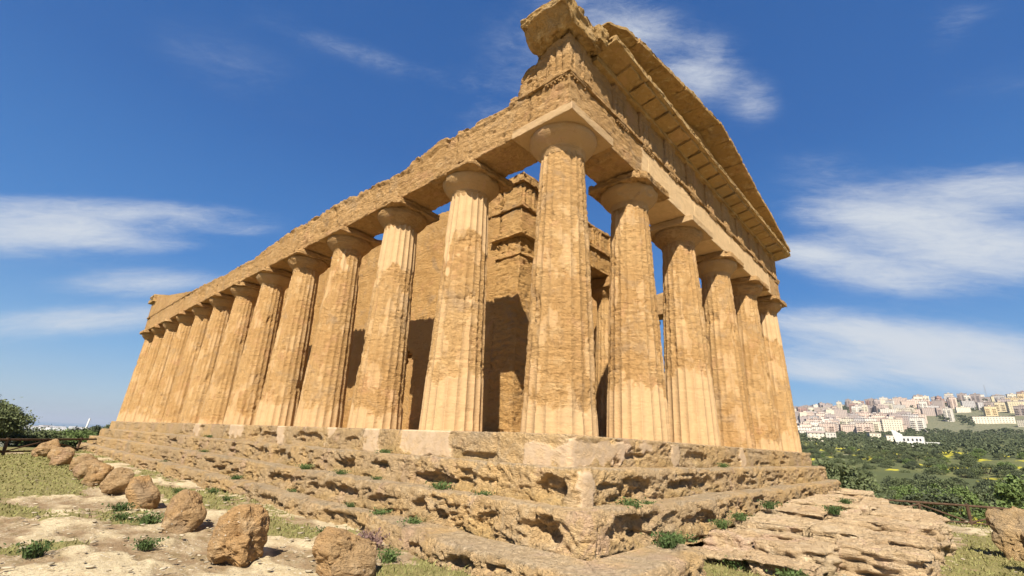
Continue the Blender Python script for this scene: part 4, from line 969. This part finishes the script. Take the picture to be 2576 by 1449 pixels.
# ------------------------------------------------------------------ trees
def crown_np(rx, ry, rz, nclump, nleaf, leaf, seed, flat=.25):
    rs = np.random.RandomState(seed); c_ = rs.randn(nclump, 3); c_ /= np.linalg.norm(c_, axis=1)[:, None]; c_[:, 2] = np.where(c_[:, 2] < -flat*2, -c_[:, 2], c_[:, 2])
    rad = (.45+.55*rs.rand(nclump)**.5)[:, None]; lum = 1+.22*fbm(c_*1.7, 2, seed)[:, None]; c_ = c_*rad*lum*np.array([rx, ry, rz])
    cs = .17*(rx+ry+rz)/3*(.6+.8*rs.rand(nclump))
    k = rs.randint(0, nclump, nleaf); off = rs.randn(nleaf, 3)*.62; P = c_[k]+off*cs[k][:, None]*np.array([1, 1, .75])
    t = rs.randn(nleaf, 3); t /= np.linalg.norm(t, axis=1)[:, None]; s_ = np.cross(t, rs.randn(nleaf, 3)); s_ /= np.linalg.norm(s_, axis=1)[:, None]+1e-9
    L = leaf*(.6+.8*rs.rand(nleaf))[:, None]
    V = np.stack([P-t*L, P+s_*L*.55, P+t*L, P-s_*L*.55], 1).reshape(-1, 3)
    return V, np.arange(nleaf*4).reshape(-1, 4), c_
def trunk_np(h, r0, ends, seed):
    rs = np.random.RandomState(seed); Vs, Fs, n0 = [], [], 0
    def tube(p, q, ra, rb):
        nonlocal n0
        p, q = np.array(p, float), np.array(q, float); d = q-p; d /= np.linalg.norm(d)+1e-9; u = np.cross(d, [.3, .9, .1]); u /= np.linalg.norm(u); v = np.cross(d, u)
        rows = []
        for t in np.linspace(0, 1, 5):
            c_ = p+(q-p)*t+(.08*np.sin(t*3.1+seed)*np.linalg.norm(q-p))*u; r_ = ra+(rb-ra)*t
            rows.append(np.stack([c_+r_*(math.cos(a_)*u+math.sin(a_)*v) for a_ in np.arange(7)*2*math.pi/7]))
        Vs.append(np.concatenate(rows)); f = []
        for a_ in range(4):
            for b_ in range(7): f.append((a_*7+b_, a_*7+(b_+1) % 7, a_*7+7+(b_+1) % 7, a_*7+7+b_))
        Fs.append(np.array(f)+n0); n0 += 35
    top = (0, 0, h); tube((0, 0, -.4), top, r0, r0*.65)
    for e in ends: tube((0, 0, h*.9), e, r0*.5, r0*.12)
    return np.concatenate(Vs), np.concatenate(Fs)
def tree_meshes(rx, ry, rz, th, ncl, nl, leaf, seed, mat):
    V, F, c_ = crown_np(rx, ry, rz, ncl, nl, leaf, seed); V = V+np.array([0, 0, th+rz*.75])
    rs = np.random.RandomState(seed); ends = [c_[i]*.8+np.array([0, 0, th+rz*.75]) for i in rs.choice(len(c_), min(6, len(c_)), replace=False)]
    TV, TF = trunk_np(th, .07*rx+.05, ends, seed)
    return mesh_np('crown', V, F, mat, False), mesh_np('trunk', TV, TF, M_bark)
def place_tree(name, cm, tm, loc, s, rz, label, cat='tree', group=None):
    e = empty(name, loc, rz); e.scale = (s, s, s*rnd.uniform(.9, 1.1)) if not isinstance(s, tuple) else s
    link('trunk', tm, e); link('crown', cm, e); tag(e, label, cat, group); return e
def polar(azd_, r_):
    x = CAM[0]+r_*math.sin(R(azd_)); y = CAM[1]+r_*math.cos(R(azd_)); h = float(terrain_h(np.array([x]), np.array([y]))[0][0]); return x, y, h
# big tree at the left edge
cm, tm = tree_meshes(3.9, 3.4, 1.7, .5, 200, 90000, .085, 201, M_leaf)
x, y, h = polar(-1.9, 50); place_tree('olive_tree', cm, tm, (x, y, -2.2), 1.0, 0, 'large dense green tree at the left edge behind the fence')
cm, tm = tree_meshes(2.9, 2.4, 1.0, .1, 90, 22000, .075, 202, M_leaf3)
x, y, h = polar(5.4, 58); place_tree('shrub', cm, tm, (x, y, -2.75), 1.0, 0, 'bright green rounded shrub behind the row of boulders', 'shrub')
cm, tm = tree_meshes(2.6, 2.4, .8, .3, 70, 9000, .08, 203, M_leaf)
x, y, h = polar(2.6, 54); place_tree('shrub', cm, tm, (x, y, -2.6), 1.0, 0, 'dull green low shrub between the large tree and the bright shrub', 'shrub')
cm, tm = tree_meshes(2.1, 2.1, .9, 2.3, 30, 6000, .10, 204, M_leaf2)
x, y, h = polar(6.3, 90); place_tree('pine_tree', cm, tm, (x, y, -5.2), 1.0, 0, 'dark flat topped pine behind the bright shrub')
x, y, h = polar(8.2, 85); place_tree('pine_tree', cm, tm, (x, y, -4.9), 1.15, 2, 'dark pine next to the far left corner of the temple')
x, y, h = polar(7.6, 66); cm, tm = tree_meshes(2.6, 2.4, 1.0, .3, 50, 7000, .09, 205, M_leaf2); place_tree('shrub', cm, tm, (x, y, -3.4), 1.0, 0, 'dark shrub beside the far end of the temple steps', 'shrub')
# valley olives
protos = []
for q in range(6): protos.append(tree_meshes(2.3+.3*(q % 3), 2.4, 1.65+.2*(q % 2), .7, 50, 4200, .125, 210+q, [M_leaf, M_leaf2, M_leaf, M_leaf3, M_leaf2, M_leaf][q]))
rs = np.random.RandomState(77); spots = []
cand = []
for _ in range(60000):
    r_ = math.sqrt(rs.uniform(42**2, 1000**2)); a_ = rs.uniform(73, 99.5)
    cand.append((r_, a_))
cell = {}
for r_, a_ in cand:
    x = CAM[0]+r_*math.sin(R(a_)); y = CAM[1]+r_*math.cos(R(a_))
    dens_n = float(pn(np.array([[x*.018, y*.018, 0]]), 5)[0]); sp = 6.6+6*max(0, dens_n+.15)+(r_/1000)*2.5
    if dens_n > .25: continue
    kx, ky = int(x//7), int(y//7); ok = True
    for ax_ in (-1, 0, 1):
        for ay_ in (-1, 0, 1):
            for (px_, py_) in cell.get((kx+ax_, ky+ay_), ()):
                if (px_-x)**2+(py_-y)**2 < sp*sp: ok = False; break
    if ok: cell.setdefault((kx, ky), []).append((x, y)); spots.append((r_, a_, x, y))
spots.sort()
NEAR = 285
bands = {}
for k, (r_, a_, x, y) in enumerate(spots[:NEAR]): bands.setdefault(k//15, []).append((a_, k))
order = {}
for b_, l in bands.items():
    for q, (a_, k) in enumerate(sorted(l)): order[k] = (b_, q)
nth_ = ['first', 'second', 'third', 'fourth', 'fifth', 'sixth', 'seventh', 'eighth', 'ninth', 'tenth', 'eleventh', 'twelfth', 'thirteenth', 'fourteenth', 'fifteenth', 'sixteenth', 'seventeenth', 'eighteenth', 'nineteenth', 'twentieth']
kinds = ['grey green olive tree', 'dark round olive tree', 'broad olive tree', 'light green bushy tree', 'small dark evergreen tree', 'loose grey green tree']
for k, (r_, a_, x, y) in enumerate(spots[:NEAR]):
    q = int(rs.randint(6)); h = float(terrain_h(np.array([x]), np.array([y]))[0][0]); b_, o_ = order[k]
    s = rs.uniform(.75, 1.35)
    place_tree('olive_tree', protos[q][0], protos[q][1], (x, y, h-.3), s, rs.rand()*6.28, '%s, %s from left in %s row beyond the fence' % (kinds[q], nth_[o_], nth_[b_]), 'tree', 'olive trees in the valley')
# remaining far woodland as one mass
Vs, n = [], 0
small = [crown_np(2.6, 2.6, 1.9, 14, 90, .62, 300+q)[0] for q in range(5)]
hs_ = terrain_h(np.array([s_[2] for s_ in spots[NEAR:]]), np.array([s_[3] for s_ in spots[NEAR:]]))[0]
for k, (r_, a_, x, y) in enumerate(spots[NEAR:]):
    v = small[k % 5]*rs.uniform(.8, 1.5); v = rot2(v, rs.rand()*6.28); Vs.append(v+np.array([x, y, hs_[k]+1.9]))
# groves among and above the town
for _ in range(900):
    a_ = rs.uniform(74, 99.5); r_ = rs.uniform(960, 1900); x = CAM[0]+r_*math.sin(R(a_)); y = CAM[1]+r_*math.cos(R(a_))
    if float(pn(np.array([[x*.006, y*.006, 3]]), 15)[0]) < .05: continue
    h = float(terrain_h(np.array([x]), np.array([y]))[0][0]); v = small[_ % 5]*rs.uniform(1.6, 2.6); Vs.append(v+np.array([x, y, h+3]))
V = np.concatenate(Vs)
tag(link('woodland', mesh_np('woodland', V, np.arange(len(V)).reshape(-1, 4), M_leaf2, False)), 'distant dark olive groves covering the slope below the town', 'woodland', kind='stuff')
cm, tm = tree_meshes(2.6, 2.4, 1.5, .7, 26, 1500, .12, 240, M_blossom)
x, y, h = polar(92.6, 88); place_tree('almond_tree', cm, tm, (x, y, h), 1.1, 0, 'bare pale twigged almond tree among the olives beyond the right fence')

# ------------------------------------------------------------------ fences
def bar(acc, p, q, r_, seed=0, n=8, m=6):
    p, q = np.array(p, float), np.array(q, float); d = (q-p)/np.linalg.norm(q-p); u = np.cross(d, [.13, .2, .97]); u /= np.linalg.norm(u); v = np.cross(d, u)
    t = np.linspace(0, 1, m); a_ = np.arange(n)*2*np.pi/n; T, A_ = np.meshgrid(t, a_, indexing='ij'); T, A_ = T.ravel(), A_.ravel()
    c_ = p+np.outer(T, q-p)+.02*np.outer(np.sin(T*5+seed), u); rr_ = r_*(1+.12*np.sin(T*9+seed)); V = c_+rr_[:, None]*(np.cos(A_)[:, None]*u+np.sin(A_)[:, None]*v)
    F = gridf(m, n, wv=True); n0 = len(V); V = np.concatenate([V, [c_[0]], [c_[-1]]]); caps = [(n0, (k+1) % n, k, k) for k in range(n)]+[(n0+1, (m-1)*n+k, (m-1)*n+(k+1) % n, (m-1)*n+(k+1) % n) for k in range(n)]
    acc.add(V[:n0], F)
    acc.add(np.concatenate([V[:n], [c_[0]+0*d]]), np.array([(n, (k+1) % n, k, n) for k in range(n)])[:, [0, 1, 2]].repeat(1, 0)[:, [0, 1, 2, 2]])
    acc.add(np.concatenate([V[n0-n:n0], [c_[-1]]]), np.array([(n, k, (k+1) % n, (k+1) % n) for k in range(n)]))
def fence(pts, h, label, sub=.75, rp=.07, rr_=.05):
    e = empty('wooden_fence', (pts[0][0], pts[0][1], pts[0][2])); tag(e, label, 'fence'); off = np.array(pts[0])
    def put(nm, p, q, r_):
        a = Acc(); bar(a, np.array(p)-off, np.array(q)-off, r_, rnd.random()*6); a.build(nm, M_wood, e)
    for k, p in enumerate(pts):
        p = np.array(p); put('post', p+[0, 0, -.3], p+[0, 0, h+.04], rp)
        if k+1 < len(pts):
            q = np.array(pts[k+1]); mid = (p+q)/2
            put('rail', p+[0, 0, h-.05], q+[0, 0, h-.05], rr_)
            put('brace', p+[0, 0, .12], mid+[0, 0, h*.85], rr_*.75); put('brace', q+[0, 0, .12], mid+[0, 0, h*.85], rr_*.75)
            put('rail', p+[0, 0, .1], q+[0, 0, .1], rr_*.75); put('post', mid+[0, 0, .0], mid+[0, 0, h-.06], rp*.7)
fence([(21.4, 1.6, -2.7), (22.8, -1.9, -2.75), (24.3, -5.25, -2.76), (25.6, -8.6, -2.8), (27., -12., -2.85)], .87, 'dark brown log fence at the right, between the pavement and the valley')
fence([(-9.5, 26.5, -1.85), (-5.9, 29.6, -1.85), (-2.6, 34.6, -1.85), (.6, 40.6, -1.9), (3.5, 47., -2.0)], .73, 'dark brown log fence at the left, in front of the large tree')

# ------------------------------------------------------------------ town
def facade_mat():
    m, N, b = new_mat('painted_facade')
    tcn_ = N.n('ShaderNodeTexCoord').outputs['Object']; px, py, pz = N.sep(tcn_)
    nrm = N.sep(N.n('ShaderNodeTexCoord').outputs['Normal'])
    oi = N.n('ShaderNodeObjectInfo'); colr = oi.outputs['Color']
    useY = N.m('GREATER_THAN', N.m('ABSOLUTE', nrm[0]), .5)
    u = N.m('ADD', N.m('MULTIPLY', px, N.m('SUBTRACT', 1., useY)), N.m('MULTIPLY', py, useY))
    fu = N.m('FRACT', N.m('DIVIDE', N.m('ADD', u, 100.), 3.3)); fz = N.m('FRACT', N.m('DIVIDE', pz, 3.1))
    wu = N.m('MULTIPLY', N.m('GREATER_THAN', fu, .32), N.m('LESS_THAN', fu, .68)); wz = N.m('MULTIPLY', N.m('GREATER_THAN', fz, .30), N.m('LESS_THAN', fz, .80))
    side = N.m('LESS_THAN', N.m('ABSOLUTE', nrm[2]), .5)
    win = N.m('MULTIPLY', N.m('MULTIPLY', wu, wz), side)
    stain = N.noise(tcn_, .25, 3, .6)
    c = N.mix(N.ramp(stain, .4, .7, 0, .25), colr, (.35, .30, .25))
    N.inp(b.inputs['Base Color'], N.mix(N.m('MULTIPLY', win, .8), c, (.06, .06, .07)))
    return m
M_fac = facade_mat(); M_roof = plain('flat_roof', (.42, .33, .28), .3, .1); M_metal = plain('grey_steel', (.35, .36, .38), .2, .5, .5)
def box_raw(x0, x1, y0, y1, z0, z1):
    V = np.array([(x, y, z) for x in (x0, x1) for y in (y0, y1) for z in (z0, z1)], float)
    F = np.array([(0, 1, 3, 2), (4, 6, 7, 5), (0, 4, 5, 1), (2, 3, 7, 6), (0, 2, 6, 4), (1, 5, 7, 3)]); return V, F
def make_building(w, d, h, balc, seed, tower=True, pitched=False):
    out = []
    a = Acc(); a.add(*box_raw(-w/2, w/2, -d/2, d/2, -8, h))
    out.append(('wall', a, 'f'))
    a = Acc()
    if pitched:
        V = np.array([(-w/2-.5, -d/2-.5, h), (w/2+.5, -d/2-.5, h), (w/2+.5, d/2+.5, h), (-w/2-.5, d/2+.5, h), (-w/2, 0, h+2.6), (w/2, 0, h+2.6)]); a.add(V, np.array([(0, 1, 5, 4), (2, 3, 4, 5), (0, 4, 3, 3), (1, 2, 5, 5), (0, 3, 2, 1)]))
    else:
        a.add(*box_raw(-w/2-.35, w/2+.35, -d/2-.35, d/2+.35, h+.01, h+.55))
    out.append(('roof', a, 'r'))
    if tower:
        a = Acc(); a.add(*box_raw(-w*.12, w*.12, -d*.2, d*.2, h+.56, h+3.2)); out.append(('stair_tower', a, 'f'))
    if balc:
        nf = int(h//3.1)
        for side in (-1, 1):
            a = Acc()
            for q in range(1, nf):
                bx = side*w*.27
                a.add(*box_raw(bx-w*.14, bx+w*.14, -d/2-1.3, -d/2-.02, q*3.1-.1, q*3.1+.9))
            if nf > 1: out.append(('balcony', a, 'f'))
    return out
protoB = []
spec = [(16, 12, 21, 1, 1, 0), (22, 12, 18, 1, 1, 0), (13, 12, 27, 1, 1, 0), (30, 12, 12, 0, 1, 0), (46, 12, 11, 0, 0, 0), (18, 14, 15, 1, 0, 0), (14, 11, 9, 0, 0, 1), (20, 12, 24, 1, 1, 0), (11, 10, 7, 0, 0, 0), (26, 14, 20, 0, 1, 0)]
spnm = ['six storey block with balconies', 'wide five storey block with balconies', 'tall narrow tower block', 'long four storey block', 'very long low block', 'four storey block with balconies', 'small house with a pitched roof', 'tall seven storey block with balconies', 'small flat roofed house', 'broad six storey block without balconies']
for w, d, h, b_, t_, p_ in spec:
    lst = [(nm, mesh_np(nm, np.concatenate(a.V), np.concatenate(a.F), M_fac if k == 'f' else M_roof, False)) for nm, a, k in make_building(w, d, h, b_, 0, t_, p_)]; protoB.append(lst)
pal = [('white', (.66, .60, .51)), ('pale pink', (.60, .46, .37)), ('cream', (.68, .60, .46)), ('ochre', (.60, .46, .26)), ('grey brown', (.40, .33, .30)), ('dull brown', (.44, .35, .30)), ('light grey', (.48, .44, .41)), ('yellow', (.60, .50, .32)), ('brick brown', (.36, .22, .18))]
bcount = 0; blist = []
def put_building(azd_, r_, pb, colk, facing=None, dz=0):
    x, y, h = polar(azd_, r_); rz = -R(azd_)+rs.uniform(-.35, .35) if facing is None else -R(azd_)+facing
    blist.append((azd_, r_, x, y, h+dz, rz, pb, colk))
rs = np.random.RandomState(404)
occ = []
def free(x, y, dmin):
    for (a_, b_) in occ:
        if (a_-x)**2+(b_-y)**2 < dmin*dmin: return False
    occ.append((x, y)); return True
# lower front rows (bright), middle rows, skyline
for (r0, r1, a0, a1, n, pbs, cols, dm) in [
    (930, 1010, 78.3, 86.2, 22, [0, 1, 5, 3, 7, 1], [0, 0, 1, 2, 0, 1], 15), (1050, 1130, 78.0, 87.0, 24, [0, 1, 5, 9, 5], [0, 1, 1, 4, 2, 6], 15), (1180, 1280, 77.5, 88, 26, [0, 1, 2, 9, 3], [1, 4, 5, 4, 1, 6], 16),
    (1350, 1480, 77.5, 90, 32, [0, 2, 7, 9, 1], [4, 1, 5, 6, 2, 0], 18), (1560, 1700, 77.5, 93, 40, [2, 7, 9, 0], [5, 4, 8, 1, 6, 2], 19), (1820, 1980, 77.5, 99.5, 62, [9, 0, 3, 7, 1, 4], [4, 8, 1, 5, 2, 4, 0], 20),
    (1330, 1600, 92.2, 99.5, 20, [7, 9, 0, 1], [6, 6, 7, 3, 5], 20), (1680, 1800, 93, 99.5, 14, [3, 1, 6, 5], [7, 0, 6, 3], 22)]:
    k = 0; tries = 0
    while k < n and tries < 2500:
        tries += 1; a_ = rs.uniform(a0, a1); r_ = rs.uniform(r0, r1); x = CAM[0]+r_*math.sin(R(a_)); y = CAM[1]+r_*math.cos(R(a_))
        if not free(x, y, dm): continue
        put_building(a_, r_, pbs[rs.randint(len(pbs))], cols[rs.randint(len(cols))]); k += 1
# long terraces and single blocks
for (a_, r_, pb, ck, fc) in [(86.9, 1420, 4, 2, .3), (88.7, 1400, 4, 1, .3), (88.0, 990, 7, 0, -.2), (86.1, 955, 9, 2, .1), (96.3, 1180, 4, 3, -.2), (94.9, 1150, 3, 2, -.3), (91.2, 1450, 3, 2, .2), (79.9, 600, 6, 2, .1), (85.9, 640, 8, 2, .2), (81.2, 640, 8, 0, 0), (84.6, 700, 8, 2, .3), (78.6, 900, 3, 0, .1), (78.9, 860, 8, 0, .2), (91.6, 1500, 9, 6, .2), (92.7, 1510, 9, 6, .2), (93.8, 1500, 7, 4, .2), (94.9, 1490, 9, 7, .1), (96.4, 1480, 9, 2, .1), (90.2, 1240, 2, 0, -.2), (89.5, 1650, 4, 8, .2), (92.9, 1200, 4, 2, .1)]: put_building(a_, r_, pb, ck, fc)
rowname = [(0, 800, 'among trees below town'), (800, 1030, 'in lowest town row'), (1030, 1150, 'in second town row'), (1150, 1310, 'in third town row'), (1310, 1510, 'halfway up town hill'), (1510, 1790, 'just below town skyline'), (1790, 9999, 'on town skyline')]
grp = {}
for bb in blist:
    rn = [t for lo, hi, t in rowname if lo <= bb[1] < hi][0]; grp.setdefault((rn, bb[6], bb[7]), []).append(bb)
for bb in blist:
    azd_, r_, x, y, h, rz, pb, ck = bb; rn = [t for lo, hi, t in rowname if lo <= r_ < hi][0]; same = sorted(grp[(rn, pb, ck)]); pos_ = same.index(bb)
    lab = '%s %s %s' % (pal[ck][0], spnm[pb], rn)
    if len(same) > 1: lab += ', %s from left' % nth_[min(pos_, 19)]
    e = empty('apartment_building' if pb not in (6, 8) else 'house', (x, y, h), rz); tag(e, lab, 'building', 'buildings of the hillside town')
    c_ = pal[ck][1]; jit = rs.uniform(.85, 1.1); e.scale = (rs.uniform(.75, 1.15), 1, rs.uniform(.75, 1.1)) if pb != 4 else (1.15, 1, 1)
    for nm, me in protoB[pb]:
        o = link(nm, me, e); o.color = (min(c_[0]*jit, .8), min(c_[1]*jit, .8), min(c_[2]*jit, .8), 1)
# white stepped villa in the valley
x, y, h = polar(87.6, 520); e = empty('villa', (x, y, h+2), -R(87.6)-.15); tag(e, 'white stepped villa with a slanting roof alone among the olive trees', 'villa')
a = Acc(); a.add(*box_raw(-9, 5, -4, 4, -5, 6.0)); a.build('wall', M_white, e, False)
a = Acc(); V = np.array([(-11.5, -4.2, -5), (-8.9, -4.2, -5), (-8.9, 4.2, -5), (-11.5, 4.2, -5), (-14.5, -4.2, 11), (-8.9, -4.2, 7.5), (-8.9, 4.2, 7.5), (-14.5, 4.2, 11)]); a.add(V, np.array([(0, 1, 5, 4), (1, 2, 6, 5), (2, 3, 7, 6), (3, 0, 4, 7), (4, 5, 6, 7)])); a.build('wing', M_white, e, False)
a = Acc(); a.add(*box_raw(3, 15, -8, -2, -6, 1.6)); a.build('terrace', M_white, e, False)
a = Acc(); a.add(*box_raw(-5, 12, -7.2, -4.02, -6, 0.4)); a.build('terrace', M_white, e, False)
M_dark = plain('dark_window', (.05, .05, .06), .2)
for wx in (-7, -4.4, -1.5, 1.2, 3.4):
    a = Acc(); a.add(*box_raw(wx-.6, wx+.6, -4.06, -3.9, 2.2, 4.2)); a.build('window', M_dark, e, False)
# masts
for (a_, r_, hh_, lab) in [(92.9, 1900, 46, 'lattice radio mast on the skyline near the large pines'), (81.6, 1800, 22, 'small aerial on the skyline of the town')]:
    x, y, h = polar(a_, r_); e = empty('radio_mast', (x, y, h)); tag(e, lab, 'mast')
    for sx in (-1, 1):
        for sy in (-1, 1):
            a = Acc(); bar(a, (sx*2.2, sy*2.2, 0), (sx*.5, sy*.5, hh_), .22); a.build('leg', M_metal, e)
    a = Acc()
    for q in range(8):
        t0, t1 = q/8, (q+1)/8; w0, w1 = 2.2-1.7*t0, 2.2-1.7*t1
        for (ax_, ay_), (bx_, by_) in [((-1, -1), (1, -1)), ((1, -1), (1, 1)), ((1, 1), (-1, 1)), ((-1, 1), (-1, -1))]: bar(a, (ax_*w0, ay_*w0, hh_*t0), (bx_*w1, by_*w1, hh_*t1), .12, 0, 5, 2)
    a.build('lattice', M_metal, e)
# far coastal town, left
rs = np.random.RandomState(11)
pw = [(nm, me) for nm, me in protoB[3]]
fl = []
for k in range(58):
    a_ = rs.uniform(1.5, 9.0); r_ = rs.uniform(3700, 5400); fl.append((a_, r_))
fl.sort()
for k, (a_, r_) in enumerate(fl):
    x, y, h = polar(a_, r_); e = empty('warehouse', (x, y, h), -R(a_)+rs.uniform(-.2, .2)); e.scale = (rs.uniform(1., 2.6), 2, rs.uniform(.8, 1.6))
    tag(e, 'tiny white building of the far coastal town on the left horizon', 'building', 'white buildings of the far coastal town')
    for nm, me in pw[:2]:
        o = link(nm, me, e); o.color = (.78, .76, .74, 1)
x, y, h = polar(6.55, 4200); e = empty('chimney', (x, y, h)); tag(e, 'slender white chimney on the far left horizon', 'chimney')
a = Acc(); bar(a, (0, 0, -5), (6, 0, 78), 5.5, 0, 10, 4); a.build('stack', M_white, e)

# ------------------------------------------------------------------ air
HB = (-61000, 61000, -61000, 61000, -80, 260)
me = mesh_np('haze', *box_raw(*HB), None, False)
mh = bpy.data.materials.new('haze'); mh.use_nodes = True; t = mh.node_tree; t.nodes.clear()
pv = t.nodes.new('ShaderNodeVolumePrincipled'); pv.inputs['Density'].default_value = .00007; pv.inputs['Color'].default_value = (.80, .87, .97, 1); pv.inputs['Anisotropy'].default_value = .2
mo = t.nodes.new('ShaderNodeOutputMaterial'); t.links.new(pv.outputs[0], mo.inputs['Volume']); me.materials.append(mh)
tag(link('haze', me), 'thin pale haze over the valley and the coast', kind='stuff')
